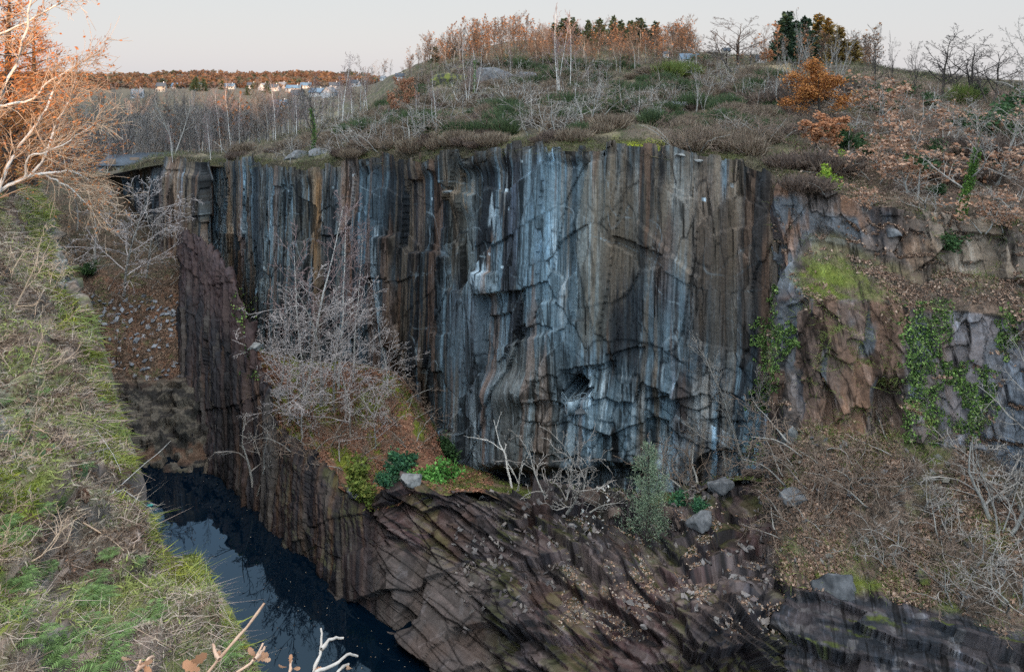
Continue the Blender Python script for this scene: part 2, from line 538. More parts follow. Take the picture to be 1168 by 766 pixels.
# ------------------------------------------------------------------ rock spur between pond and terrace
SP = [  # px : rows (Y, py): back low, back crest, crest, f1, f2, f3, base, below
 (214, [(97,330),(97,280),(96,268),(95,300),(94,360),(92,420),(91,480),(90,540)]),
 (204, [(78,330),(73,276),(71,268),(70.3,320),(70,390),(69.6,450),(69,501),(68.5,530)]),
 (225, [(76,330),(70,274),(68.5,268),(67.6,330),(67,400),(66.4,470),(65.9,520),(65.5,545)]),
 (240, [(74,350),(68.5,288),(66.5,283),(65.6,340),(65,410),(64.4,480),(63.8,534),(63.4,558)]),
 (262, [(72,380),(66.5,320),(64,312),(63,370),(62.3,430),(61.7,500),(61,555),(60.6,580)]),
 (285, [(70,420),(64,380),(61.2,372),(60.2,420),(59.5,480),(58.9,530),(58.3,576),(57.9,600)]),
 (302, [(68,445),(62,442),(58.6,440),(57.9,480),(57.4,520),(57,560),(56.5,592),(56,620)]),
 (330, [(66,470),(58,492),(55.0,500),(54.6,530),(54.2,560),(53.9,590),(53.5,618),(53,640)]),
 (360, [(64,490),(56,515),(52.4,526),(51.9,556),(51.5,590),(51.2,618),(51,646),(50.5,672)]),
 (390, [(62,510),(54,535),(50.3,550),(49.7,582),(49.2,614),(48.9,645),(48.6,673),(48,700)]),
 (420, [(60,530),(52,550),(48.6,572),(47.9,602),(47.2,636),(46.7,670),(46.3,701),(45.6,735)]),
 (450, [(58,545),(50,548),(47.6,560),(46.8,600),(45.9,645),(45.1,690),(44.4,729),(43.6,765)]),
 (490, [(58,560),(50,546),(47.2,551),(46.1,598),(44.8,650),(43.4,705),(42,766),(41,805)]),
 (540, [(58,570),(50,547),(46.9,553),(45.4,598),(43.6,652),(41.5,718),(39.2,813),(38,860)]),
 (600, [(57,575),(50,552),(46.6,560),(44.7,600),(42.2,660),(39.4,740),(36.4,868),(35,930)]),
 (660, [(56,580),(50,562),(46.2,575),(43.8,612),(41.0,665),(38.2,735),(34,924),(33,1000)]),
 (720, [(55,580),(50,566),(45.8,588),(43.0,622),(40.2,662),(37.2,716),(32.5,900),(31,1040)]),
 (780, [(54,575),(50.5,552),(47.0,560),(44.0,600),(40.6,640),(36.9,682),(33.6,790),(30,1060)]),
 (840, [(53,565),(50,532),(47.5,538),(44.6,580),(41.3,625),(36.9,680),(33.8,780),(30,1060)]),
 (920, [(53,560),(50,530),(47.5,534),(44.8,578),(41.5,625),(37.5,690),(34.5,790),(30,1060)]),
]
# the upright part leans back: crest distances follow from what the pond mirrors
CREST_Y = {204: 92, 225: 86.5, 240: 82.5, 262: 76, 285: 68.5, 302: 63.5, 330: 59.5, 360: 56.8, 390: 54.2, 420: 52.2, 450: 50.8, 490: 50.2, 540: 49.6, 600: 48.8, 660: 48.2, 720: 47.6, 780: 48, 840: 48, 920: 48}
SP2 = []
for p, rows in SP:
    if p in CREST_Y:
        cy, by = CREST_Y[p], rows[6][0]
        c0, b0 = pos(p, rows[2][1], cy), pos(p, rows[6][1], by)
        new = [(cy + 9, rows[2][1] + 10 + 60 * (p < 300)), (cy + 2.2, rows[2][1] + 1), (cy, rows[2][1])]
        for k in (3, 4, 5):
            if p < 440:
                t = (k - 2) / 4.; q = c0 * (1 - t) + b0 * t
                q[1] -= .6 * math.sin(math.pi * t); new.append((q[1], HZ - q[2] / q[1] * FPX))
            else:
                Yk = by + (rows[k][0] - by) * (cy - by) / (rows[2][0] - by); new.append((Yk, rows[k][1]))
        rows = new + list(rows[6:])
    SP2.append((p, rows))
SP = SP2
ctrl = [[(p, rows[k][1], rows[k][0]) for p, rows in SP] for k in range(8)]
spur = Patch(ctrl, 900, 470)
s = spur
u, v, px, py = s.U, s.V, s.px.copy(), s.py.copy()
fin = 1 - sm(300, 350, px)                      # upright end of the spur
mid = 1 - sm(400, 470, px)
# bedding dips from upper left to lower right on the open part, upright on the fin
th = math.radians(38)
a1 = (px * math.cos(th) + py * math.sin(th)) * .052
a2 = (-px * math.sin(th) + py * math.cos(th)) * .052
wv = (fbm(u * .10, v * .10, 101, 2) - .5) * 1.6
r1, e1, t1, ox, oy = cells(a1 / 5.5, (a2 + wv) / 1.5, 103)
r2, e2, t2, ox2, oy2 = cells(a1 / 2.6, (a2 + wv) / .55, 104)
r3, e3, t3, ox3, oy3 = cells(a1 / 1.1, (a2 + wv) / .24, 105)
r5, e5, t5, ox5, oy5 = cells(a1 / 2.6 + a2 / 5., (a2 + wv) / 2.6, 114)
rough_ = sm(.42, .58, fbm(px * .008, py * .012, 119, 2))
r6, e6, t6, ox6, oy6 = cells(a1 / 1.3 + .3 * a2, a2 / 1.0 - .2 * a1, 116)
d1 = (r1 - .5) * .8 + oy * .5 + ox * (t1 - .5) * 1.1 + (r5 - .5) * 1.1 + ox5 * (t5 - .5) * 1.2 + oy5 * .5 + ((r2 - .5) * .42 + oy2 * .3 + (r3 - .5) * .05) * (.25 + .75 * rough_) + ((r6 - .5) * .5 + ox6 * (t6 - .5) * .8 + oy6 * (r6 - .5) * .8) * (1.1 - .6 * rough_)
f1, g1, h1, fx, fy = cells((u + wv) / 1.5, v / 9., 106)
f2, g2, h2, fx2, fy2 = cells((u + wv) / .5, v / 4., 107)
d2 = (f1 - .5) * .75 + (f2 - .5) * .2 + fx * (h1 - .5) * .8 + (r5 - .5) * .25 + ox5 * (t5 - .5) * .3
k1, q1, m1, kx, ky = cells(u / 2.4 + .1 * v, v / 2.0, 108)
blocky = win(px, 775, 930, 20) * win(py, 520, 690, 15)
d3 = (k1 - .5) * .5 + ky * .4 + kx * (m1 - .5) * .7 + (r5 - .5) * .6 + (r1 - .5) * .4
facew = sm(4.5, 9., v)
ww = np.clip(mid, 0, 1)
d = d2 * ww + d1 * (1 - ww)
d = d * (1 - blocky) + d3 * blocky
d += (fbm(u * .12, v * .12, 110) - .5) * 2.0 * (1 - fin)
d += (fbm(u * 1.5, v * 1.5, 111) - .5) * .25
# smooth hollow faces on the pond side
scoop = win(px, 395, 560, 25) * sm(600, 640, py - (px - 440) * .35)
d = d * (1 - .8 * scoop) + (r5 - .5) * .9 * scoop
d -= win(px + (py - 600) * .25, 478, 500, 6) * win(py, 610, 715, 20) * 1.0
s.push(d)
nz = np.abs(s.N[..., 2])
big = fbm(u * .10, v * .10, 120)
fine = fbm(a1 * .6, (a2 + wv) * 3.0, 121, 4)
col = mix(A3(.088, .082, .084), A3(.125, .080, .076), sm(.38, .54, big) * .95)
col = mix(col, DARK, (1 - sm(.36, .52, fine)) * .9)
col = mix(col, A3(.20, .175, .165), sm(.54, .66, fine) * .75)
col = mix(col, RUST * .8, sm(.6, .72, fbm(u * .4, v * .4, 122)) * .55)
col = mix(col, A3(.19, .175, .15), scoop * sm(.42, .6, fbm(u * .25, v * .25, 124)) * .5)
fst = fbm((u + wv) * 1.6, v * .07, 123, 4, .6)
fc = mix(DARK * 1.5, A3(.075, .058, .055), sm(.42, .6, fst))
fc = mix(fc, A3(.13, .085, .05), sm(.6, .72, fst) * .8)
fc = mix(fc, A3(.12, .12, .105), sm(.6, .68, fbm(u * 1.2 + 8, v * .06, 129, 3)) * .7)
fc = mix(fc, BLACK, win(px + (py - 400) * .06, 258, 274, 8) * sm(380, 420, py) * .8)
fintop = win(px, 204, 300, 4) * (1 - sm(40, 85, py - (262 + np.clip(px - 225, 0, 80) * 1.6)))
fc = mix(fc * .75, A3(.075, .052, .05), fintop * .8)
col = mix(col, fc, np.clip(mid, 0, 1))
col = mix(col, BLACK, (1 - sm(.01, .06, e1)) * .5 * (1 - np.clip(mid, 0, 1)))
col = mix(col, DARK * .9, win(px, 780, 1000, 25) * sm(676, 690, py - (px - 780) * .02) * .8)
# black wet band just above the water, pale lower face
up = sm(.62, .85, nz) * (1 - fin)
mossn = fbm(u * .5, v * .5, 126)
gcol = mix(A3(.09, .075, .06), DRY, sm(.4, .6, mossn) * .5)
gcol = mix(gcol, MOSS * 1.3, sm(.46, .56, fbm(u * .45 + 5, v * .45, 127)) * .85)
crestz = 1 - sm(3.5, 8.5, v + (mossn - .5) * 3)
col = mix(col, gcol, np.clip(crestz * sm(.5, .8, nz) * (1 - fin) + up * .25 * (1 - scoop), 0, .95))
scree = win(px, 655, 860, 30) * win(py, 640, 715, 20) * sm(.4, .7, nz)
col = mix(col, A3(.2, .165, .14), scree * sm(.5, .6, fbm(u * 3, v * 3, 128)) * .9)
s.col = col * A3(.50, .455, .48)
spur_o = s.build('rock_spur', M_SPUR)

# ------------------------------------------------------------------ terrace behind the spur
TE = []
for px_t, mid_, back_, far_ in ((285,(76,402),(86,395),(92,392)),(300,(70,425),(82,400),(90,394)),(330,(67,455),(79,408),(86,396)),(360,(64,478),(76,416),(82,402)),(390,(62,495),(73,424),(79,408)),
        (420,(60,510),(70,432),(76,414)),(450,(58.5,520),(67,436),(73,418)),(490,(56.5,526),(63.5,490),(70,465)),(520,(56,546),(61.8,534),(67,515)),(600,(54,559),(59,553),(64,540)),
        (660,(53,570),(57,567),(62,548)),(720,(52,574),(56,566),(60,550)),(780,(51,560),(54,553),(58,540)),(840,(50,541),(52,535),(56,525)),(930,(49,534),(50,525),(54,515))):
    cy = float(np.interp(px_t, list(CREST_Y), list(CREST_Y.values()))); cp = float(np.interp(px_t, [q[0] for q in SP], [q[1][2][1] for q in SP]))
    TE.append((px_t, (cy - .8, cp + 7), mid_, back_, far_))
ter = Patch([[(r[0], r[k][1], r[k][0]) for r in TE] for k in (1, 2, 3, 4)], 300, 200)
u, v, px, py = ter.U, ter.V, ter.px.copy(), ter.py.copy()
ter.P[..., 2] += (fbm(u * .3, v * .3, 130) - .5) * 1.2 - .35
ter.refresh()
g = fbm(u * .5, v * .4, 131)
col = mix(LITTER * .85, SOIL, sm(.45, .65, fbm(u * 1.5, v * 1.5, 132)) * .7)
col = mix(col, MOSS * .8, sm(.48, .56, g) * .85)
col = mix(col, A3(.10, .085, .06), win(px, 500, 900, 30) * .6)
ter.col = col
terrace_o = ter.build('terrace_ground', M_EARTH)

# ------------------------------------------------------------------ leaf-strewn bank at the far end of the pond
LS = [ # columns px ; rows from water up
 (20,  [(60,560),(64,520),(69,470),(75,420),(83,350),(90,310),(95,260),(101,215),(106,196)]),
 (80,  [(61,575),(64.5,530),(69,475),(75,425),(83,350),(90,308),(95,255),(101,212),(106,196)]),
 (120, [(61,575),(64.5,530),(69.5,468),(75,415),(83,345),(89,312),(94,265),(99,222),(106,200)]),
 (160, [(60.5,575),(64.5,530),(70,462),(75,412),(83,345),(89,312),(94,290),(98,265),(106,240)]),
 (200, [(60.5,570),(64.6,528),(70,460),(75,410),(83,345),(89,310),(94,296),(98,285),(106,270)]),
 (240, [(60.5,570),(64.6,528),(70,458),(75,408),(83,345),(89,310),(94,298),(98,290),(106,280)]),
]
lsl = Patch([[(p, rows[k][1], rows[k][0]) for p, rows in LS] for k in range(9)], 200, 300)
u, v, px, py = lsl.U, lsl.V, lsl.px.copy(), lsl.py.copy()
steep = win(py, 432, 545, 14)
kk, ke, ks, kx_, ky_ = cells(u / 1.6, v / 1.0, 140)
lsl.push((fbm(u * .3, v * .3, 141) - .5) * 1.6 + (kk - .5) * .9 * steep + kx_ * (ks - .5) * .8 * steep + (fbm(u * 1.6, v * 1.6, 142) - .5) * .3)
col = mix(LITTER * .62, SOIL * .8, sm(.40, .56, fbm(u * 1.1, v * 1.1, 143)) * .8)
col = mix(col, A3(.06, .065, .03), sm(.55, .62, fbm(u * .5, v * .5, 144)) * .8)
sp_ = _h(np.floor(u * 2.0), np.floor(v * 1.6), 145)
col = mix(col, A3(.25, .27, .30), ((sp_ > .90) & (py > 335) & (py < 430)).astype(float) * .75)
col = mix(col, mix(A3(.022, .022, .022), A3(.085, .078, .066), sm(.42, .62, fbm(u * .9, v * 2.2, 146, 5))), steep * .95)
col = mix(col, LITTER * .6, win(py, 508, 530, 6) * sm(.45, .6, g[:1, :1] * 0 + fbm(u, v, 147)) * .6)
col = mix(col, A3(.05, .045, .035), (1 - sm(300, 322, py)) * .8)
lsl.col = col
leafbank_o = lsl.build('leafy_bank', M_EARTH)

# ------------------------------------------------------------------ right-hand side: ledges, wall, leafy slope and lower face
RG = [ # px : rows (Y,py)
 (884, [(52.5,205),(52.5,235),(52.5,275),(52.4,310),(52.3,345),(52.2,370),(52,420),(52,480),(51,530),(50,575),(47,620),(45,650),(44,690),(43,745),(40,850),(36,1000)]),
 (893, [(49,208),(48.8,235),(48.4,275),(47.9,310),(47.4,340),(47.2,370),(47.0,420),(46.8,480),(45.6,522),(43.4,565),(41,606),(39,640),(37.6,672),(35,745),(32,850),(29,1000)]),
 (930, [(48.6,212),(48.3,246),(47.6,275),(46.6,303),(45.4,332),(45.0,345),(44.7,400),(44.3,478),(43,522),(41.2,570),(39.2,616),(37.4,652),(36.4,676),(34.4,745),(32,850),(29,1000)]),
 (1000, [(46.8,236),(46.5,256),(45.9,290),(45.2,312),(44.3,334),(43.9,348),(43.5,410),(43.0,496),(41.7,535),(40.0,580),(38.0,628),(36.4,664),(35.5,684),(33.8,748),(31.5,850),(28.5,1000)]),
 (1060, [(45.8,242),(45.5,258),(44.9,304),(44.4,322),(43.7,340),(43.2,352),(42.7,420),(42.2,505),(41.0,540),(39.3,585),(37.4,632),(35.8,672),(34.9,694),(33.3,750),(31,850),(28,1000)]),
 (1120, [(45,248),(44.7,264),(43.9,318),(43.4,330),(42.8,344),(42.3,358),(41.8,425),(41.3,512),(40.0,545),(38.3,590),(36.5,640),(35.0,684),(34.2,712),(32.8,756),(30.5,850),(27.5,1000)]),
 (1180, [(44,255),(43.7,268),(42.9,325),(42.3,340),(41.8,352),(41.3,366),(40.7,440),(40.2,560),(39.0,585),(37.4,615),(35.6,660),(34.2,700),(33.5,730),(32.2,768),(30,850),(27,1000)]),
 (1260, [(42.5,262),(42.2,275),(41.3,330),(40.7,345),(40.1,358),(39.6,372),(39,450),(38.5,570),(37.3,595),(35.8,630),(34.2,672),(33,715),(32.2,745),(31,785),(29,860),(26,1000)]),
 (1420, [(39,280),(38.7,292),(38,350),(37.4,362),(36.8,375),(36.3,390),(35.7,470),(35.2,585),(34,610),(32.6,645),(31,690),(30,735),(29.4,765),(28.5,800),(27,880),(24,1000)]),
]
right = Patch([[(p, rows[k][1], rows[k][0]) for p, rows in RG] for k in range(16)], 620, 560)
r = right
u, v, px, py = r.U, r.V, r.px.copy(), r.py.copy()
nz0 = np.abs(r.N[..., 2])
wallw = 1 - sm(.42, .62, nz0)
wv = (fbm(u * .2, v * .2, 150) - .5) * 2
r1, e1, t1, ox, oy = cells((u + wv) / 2.3 + .25 * v / 2.3, v / 4.2, 151)
r2, e2, t2, ox2, oy2 = cells((u + wv) / .8, v / 1.4, 152)
th = math.radians(14)
b1_ = (px * math.cos(th) + py * math.sin(th)) * .043
b2_ = (-px * math.sin(th) + py * math.cos(th)) * .043
l1, le1, lt1, lx, ly = cells(b1_ / 4.5, (b2_ + wv * .4) / 1.1, 153)
l2, le2, lt2, lx2, ly2 = cells(b1_ / 1.6, (b2_ + wv * .4) / .32, 154)
lower = sm(-16, 6, py - np.interp(px, [880, 930, 1000, 1060, 1120, 1180, 1400], [672, 676, 684, 694, 712, 730, 765]))
w3, we3, wt3, wx3, wy3 = cells((u + wv) / 1.2 + .15 * v, v / 5.5, 158)
dw = (r1 - .5) * 1.1 + (r2 - .5) * .42 + ox * (t1 - .5) * .9 + (w3 - .5) * .6 + wx3 * (wt3 - .5) * .5
dlow = (l1 - .5) * .9 + ly * .5 + lx * (lt1 - .5) * .9 + (l2 - .5) * .16
d = dw * wallw * (1 - lower) + dlow * lower + (fbm(u * .35, v * .35, 155) - .5) * 1.3 * (1 - wallw) + (fbm(u * .1, v * .1, 156) - .5) * 1.4
d -= win(px, 1000, 1030, 8) * win(py, 440, 500, 15) * 1.6          # dark hollow beside the ivy
d += (fbm(u * 2, v * 2, 157) - .5) * .2
r.push(d)
wl = fbm((u + wv) * .9, v * .16, 160, 4, .6)
col = mix(A3(.125, .10, .09), SLATE * 1.3, sm(.47, .6, fbm(u * .3, v * .3, 161)) * .7)
col = mix(col, RUST * 1.1, sm(.54, .60, fbm(u * .55 + .2 * v, v * .3, 162)) * .75 * win(px, 900, 1010, 12) * sm(330, 345, py))
col = mix(col, A3(.17, .085, .045), sm(.50, .58, fbm(u * .6 + 20, v * .25, 163)) * .7)
col = mix(col, DARK, (1 - sm(.36, .5, wl)) * .8)
col = mix(col, A3(.20, .155, .115), win(px, 1035, 1400, 30) * (1 - sm(338, 352, py)) * .75 * (.5 + .5 * sm(.4, .6, wl)))
col = mix(col, A3(.14, .155, .18), win(px, 1080, 1400, 15) * sm(345, 355, py) * .6)
col = mix(col, A3(.13, .082, .06), win(px, 895, 1035, 12) * sm(336, 350, py) * sm(.49, .55, fbm((u + wv) * 1.3 + .3 * v, v * .2, 164, 3)) * .8)
col = mix(col, BLACK, (1 - sm(.0, .03, e1)) * .35)
gr = fbm(u * .6, v * .6, 165)
gcol = mix(A3(.135, .095, .072), SOIL, sm(.42, .6, fbm(u * 1.3, v * 1.3, 166)) * .7)
gcol = mix(gcol, A3(.12, .12, .05), sm(.54, .64, gr) * .5)
ledge = win(py + (fbm(u * .8, v * .8, 173) - .5) * 40, 298, 345, 14) * (1 - sm(960, 1050, px + (gr - .5) * 120))
gcol = mix(gcol, MOSS * .8, ledge * sm(.46, .56, fbm(u * 1.1, v * 1.1, 174)) * .8)
gcol = mix(gcol, MOSS * .9, win(py - np.interp(px, [880, 1000, 1120, 1400], [0, 8, 36, 90]), 655, 682, 8) * sm(.5, .6, gr) * .85)
lowc = mix(DARK * .9, A3(.040, .035, .038), sm(.42, .62, fbm(b1_ * .7, b2_ * 2.6, 167)))
lowc = mix(lowc, A3(.10, .095, .097), sm(.62, .70, fbm(b1_ * 1.6, b2_ * 2.2, 168)) * .5)
col = mix(col, gcol, (1 - wallw) * (1 - lower))
col = mix(col, lowc, lower)
col = mix(col, MOSS * .4, lower * sm(.69, .74, fbm(b1_ * .5, b2_ * 2.2, 169)) * sm(.35, .6, np.abs(r.N[..., 2])) * .7)
r.col = col
right_o = r.build('ledged_hillside', M_WALL)

# ------------------------------------------------------------------ plateau, valley and far hills in one sheet
HL = [
 (-420,(104,230), [(112,230),(125,228),(160,222),(230,195),(320,158),(430,130),(540,112),(680,104),(900,100),(1250,90),(1600,86),(2600,92)]),
 (-150,(104,205), [(112,212),(125,214),(160,216),(230,190),(320,155),(430,128),(540,112),(680,104),(900,100),(1250,91),(1600,87),(2600,92)]),
 (0,   (104,200), [(112,208),(125,212),(160,215),(230,190),(320,155),(430,128),(540,112),(680,104),(900,100),(1250,92),(1600,89),(2600,93)]),
 (100, (104,198), [(110,202),(125,208),(160,212),(230,188),(320,154),(430,128),(540,112),(680,104),(900,100),(1250,91.5),(1600,88.5),(2600,93)]),
 (200, (97,183),  [(103,180),(112,184),(150,196),(220,180),(310,150),(420,126),(540,111),(680,103),(900,99),(1250,90),(1600,86.5),(2600,92)]),
 (260, (97,187),  [(101,180),(110,176),(145,182),(210,174),(305,149),(420,125),(540,110),(680,103),(900,99),(1250,90),(1600,86.5),(2600,92)]),
 (300, (88,186),  [(93,178),(102,170),(125,170),(195,165),(300,148),(420,124),(540,110),(680,103),(900,99),(1250,90.5),(1600,87),(2600,92)]),
 (350, (79,193),  [(84,182),(92,168),(112,156),(180,150),(290,138),(420,120),(540,109),(680,102),(900,98),(1250,90.5),(1600,86.5),(2600,92)]),
 (400, (72.3,186),[(78,172),(90,155),(120,143),(190,132),(300,119),(430,108),(560,102),(700,99),(900,97),(1250,91),(1600,87),(2600,92)]),
 (450, (67.5,183),[(72,168),(84,151),(108,133),(145,117),(195,103),(255,92),(330,85),(450,92),(900,98),(1400,94),(2600,93)] ),
 (500, (63.3,180),[(68,164),(80,146),(98,128),(122,110),(152,92),(188,76),(230,69),(300,66),(500,82),(1200,93),(2600,93)]),
 (550, (60.4,173),[(65,158),(77,142),(95,124),(118,105),(147,86),(180,68),(215,59),(270,55),(450,80),(1200,93),(2600,93)]),
 (600, (58.4,168),[(64,153),(75,138),(93,120),(116,100),(144,82),(175,65),(205,54),(245,48),(400,70),(1200,93),(2600,93)]),
 (700, (55.5,167),[(61,152),(72,138),(90,120),(113,100),(139,82),(170,65),(200,53),(232,47),(380,70),(1200,93),(2600,93)]),
 (800, (52.8,182),[(58,164),(68,148),(84,130),(104,109),(128,90),(155,75),(185,66),(215,62),(380,80),(1200,93),(2600,93)]),
 (850, (51.3,188),[(56,172),(65,154),(78,135),(94,116),(114,98),(138,80),(170,68),(205,66),(380,82),(1200,93),(2600,93)]),
 (893, (49.2,208),[(54,184),(62,160),(73,140),(87,122),(104,104),(126,86),(155,72),(190,68),(360,84),(1200,93),(2600,93)]),
 (930, (48.6,212),[(53,190),(60,168),(70,146),(82,125),(97,107),(116,90),(142,76),(180,72),(360,86),(1200,93),(2600,93)]),
 (1000,(46.8,236),[(50,212),(55,188),(62,162),(71,138),(82,117),(96,98),(115,84),(150,80),(340,88),(1200,93),(2600,93)]),
 (1060,(45.8,242),[(49,216),(53.5,192),(60,166),(68,142),(78,121),(91,104),(108,92),(145,88),(340,90),(1200,93),(2600,93)]),
 (1120,(45,248),  [(48,222),(52,198),(58,172),(65,148),(74,128),(86,112),(102,101),(140,96),(340,92),(1200,93),(2600,93)]),
 (1180,(44,255),  [(47,230),(51,206),(56.5,180),(63,157),(71,138),(82,122),(98,112),(135,106),(340,95),(1200,93),(2600,93)]),
 (1260,(42.5,262),[(45.5,240),(49.5,216),(55,192),(61,170),(69,151),(79,136),(94,124),(130,115),(340,100),(1200,93),(2600,93)]),
 (1420,(39,280),  [(42,258),(46,235),(51,212),(57,190),(64,170),(73,152),(88,138),(125,125),(340,104),(1200,93),(2600,93)]),
 (1700,(36,290),  [(39,270),(43,248),(48,225),(54,204),(60,185),(69,168),(84,150),(125,132),(340,106),(1200,93),(2600,93)]),
]
n_ = 12
cl = []
for p, rim, rows in HL:
    if 138 < p < 885:
        ry = float(np.interp(p, RIM[:, 0], RIM[:, 2])); rim = (ry, float(np.interp(p, RIM[:, 0], RIM[:, 1])))
        sh = max(0, ry + 3.5 - rows[0][0])
        rows = [(a + sh * max(0, 1 - i / 5), q) for i, (a, q) in enumerate(rows)]
    rows = [rim] + list(rows)
    while len(rows) < 13:                      # same number of rows everywhere
        a, b = rows[-2], rows[-1]
        rows.insert(len(rows) - 1, ((a[0] + b[0]) / 2, (a[1] + b[1]) / 2))
    # tuck the edge a little below and in front so that it seats in the cliff top
    cl.append([(p, q[1], q[0]) for q in rows])
hill = Patch([[cl[j][k] for j in range(len(cl))] for k in range(13)], 640, 620)
h = hill
u, v, px, py = h.U, h.V, h.px.copy(), h.py.copy()
Yd = h.P[..., 1]
X_, Y_ = h.P[..., 0], h.P[..., 1]
amp = sm(0, 8, v)
bump = (fbm(X_ * .12, Y_ * .12, 170) - .5) * 2.2 * amp + (fbm(X_ * .5, Y_ * .5, 171) - .5) * .8 * sm(0, 2, v)
bump *= 1 - sm(250, 500, Yd) * .6
bump += (fbm(X_ * .012, Y_ * .012, 172) - .5) * 14 * sm(900, 1250, Yd)
h.P[..., 2] += bump - .45 * (1 - sm(0, 2.2, v))
# terraced bank with a pale grass top, upper right
bank = win(px, 848, 905, 5) * sm(95, 101, Yd) * (1 - sm(128, 150, Yd))
h.P[..., 2] += bank * 1.5
h.refresh()
g1 = fbm(X_ * .25, Y_ * .25, 175)
col = mix(A3(.085, .068, .052), A3(.055, .05, .036), sm(.4, .6, g1))
col = mix(col, A3(.17, .145, .095), sm(.52, .66, fbm(X_ * .6, Y_ * .6, 176)) * .7)
col = mix(col, A3(.05, .06, .025), sm(.55, .63, fbm(X_ * .35 + 50, Y_ * .35, 177)) * .6)
col = mix(col, A3(.09, .062, .05), sm(880, 960, px) * (1 - sm(90, 130, Yd)) * .7)
edge = 1 - sm(.4, 2.6, v + (g1 - .5) * 2)
col = mix(col, A3(.05, .045, .035), edge * .6)
mp_ = win(px, 705, 765, 14) * (1 - sm(2., 4.2, v)) * sm(.40, .55, fbm(X_ * .5, Y_ * .5, 179))
col = mix(col, A3(.30, .36, .02), mp_)
col = mix(col, A3(.06, .05, .05), bank * .7)
col = mix(col, A3(.30, .24, .15), bank * sm(112, 118, Yd) * .8)
far = sm(300, 700, Yd)
col = mix(col, A3(.105, .085, .06), far)
h.col = col
hill_o = h.build('hills', M_EARTH)

# ------------------------------------------------------------------ near bank on the left, from the camera's feet to the pond edge
BK = [((3.2, .5), -7.2), ((.4, 3.6), -7.4), ((-1.6, 6.6), -7.8)]
for p, q, Y in ((270,766,10),(224,670,13),(182,610,16),(154,560,19),(135,500,22.5),(116,430,26.5),(99,365,31),(82,300,38),(61,245,47),(42,215,58),(12,203,72),(-40,197,92)):
    t = pos(p, q, Y)
    BK.append(((t[0], t[1]), t[2]))
rows = []
for k, (xy, z) in enumerate(BK):
    a = np.array(BK[max(k - 1, 0)][0]); b = np.array(BK[min(k + 1, len(BK) - 1)][0])
    dr = (b - a) / np.linalg.norm(b - a)
    L_ = np.array([-dr[1], dr[0]]) if True else None
    L_ = np.array([-dr[1], dr[0]])
    if L_[0] > 0: L_ = -L_
    rr = []
    for off, dz in ((22, 9.0), (12, 6.8), (7.5, 5.1), (4.6, 3.7), (2.6, 2.3), (1.0, .9), (0, 0), (-.35, -1.6), (-.5, -9), (.6, -22), (1.2, -30)):
        q = np.array(xy) + L_ * off
        rr.append((q[0], q[1], z + dz * (1.0 if off < 5 else .92)))
    rows.append(rr)
bankp = Patch(rows, 420, 620, xyz=True)
b = bankp
u, v = b.U, b.V
px, py = b.px.copy(), b.py.copy()
X_, Y_ = b.P[..., 0].copy(), b.P[..., 1].copy()
br, be, bs, bx, by = cells(X_ / 1.6 + Y_ * .2, Y_ / 3.2, 180)
lump = (fbm(X_ * .5, Y_ * .4, 181) - .5) * 1.7 + (fbm(X_ * 1.6, Y_ * 1.3, 182) - .5) * .85 + (fbm(X_ * 5, Y_ * 4, 183) - .5) * .24
rib = sm(.55, .62, fbm(X_ * .55 + Y_ * .35, Y_ * .16 - X_ * .1, 184))
def ridge(path, w, hgt):
    """slate rib running along a line: how far each point of the bank is from it"""
    best = np.full(px.shape, 1e9); tt = np.zeros(px.shape)
    for i in range(len(path) - 1):
        (x0, y0), (x1, y1) = path[i], path[i + 1]
        t = np.clip(((px - x0) * (x1 - x0) + (py - y0) * (y1 - y0)) / ((x1 - x0) ** 2 + (y1 - y0) ** 2), 0, 1)
        dd = np.hypot(px - x0 - t * (x1 - x0), (py - y0 - t * (y1 - y0)))
        tt = np.where(dd < best, (i + t) / (len(path) - 1), tt); best = np.minimum(best, dd)
    k = cells(tt * 7, tt * 0, int(w * 10))[0]
    return (1 - sm(w * .75, w, best + (k - .5) * w * .7)) * np.sin(np.pi * np.clip(tt, .03, .97)) ** .3, hgt * (.5 + k)
ribs = np.zeros(px.shape); rh = np.zeros(px.shape)
for path, w_, h__ in (([(40, 455), (54, 530), (66, 590), (82, 645), (97, 700)], 10, .34), ([(8, 430), (18, 490), (30, 550)], 11, .3), ([(62, 255), (74, 300), (88, 352)], 9, .5), ([(60, 690), (80, 725), (98, 780)], 9, .25)):
    a_, hh_ = ridge(path, w_, h__); rh = np.where(a_ > ribs, hh_, rh); ribs = np.maximum(ribs, a_)
EDG0 = np.interp(py, [215, 245, 300, 365, 431, 500, 560, 610, 670, 766, 900], [42, 64, 86, 103, 121, 141, 161, 190, 232, 278, 330])
lump = lump * (1 - .9 * sm(-55, -8, px - EDG0)) - .25 * sm(-30, 0, px - EDG0)
b.push(lump * (1 - ribs * .5) + rib * .3 + ribs * rh)
rib = rib * .3
g = fbm(X_ * .8, Y_ * .5, 186)
col = mix(A3(.17, .13, .105), A3(.08, .062, .045), sm(.42, .56, fbm(X_ * 2, Y_ * 2, 187)))
col = mix(col, A3(.13, .155, .05), sm(.54, .60, g) * .6)
col = mix(col, A3(.17, .17, .16), rib * sm(.45, .6, fbm(X_ * 3, Y_ * 3, 188)) * .7)
col = mix(col, MOSS * 1.2, win(px, -60, 36, 14) * sm(470, 520, py) * sm(.4, .5, fbm(X_ * 2.5, Y_ * 2.5, 189)))
ribc = mix(A3(.085, .085, .08), A3(.22, .22, .205), sm(.42, .58, fbm(X_ * 9 + Y_ * 4, Y_ * 2 - X_, 191, 4)))
col = mix(col, ribc, ribs * .95)
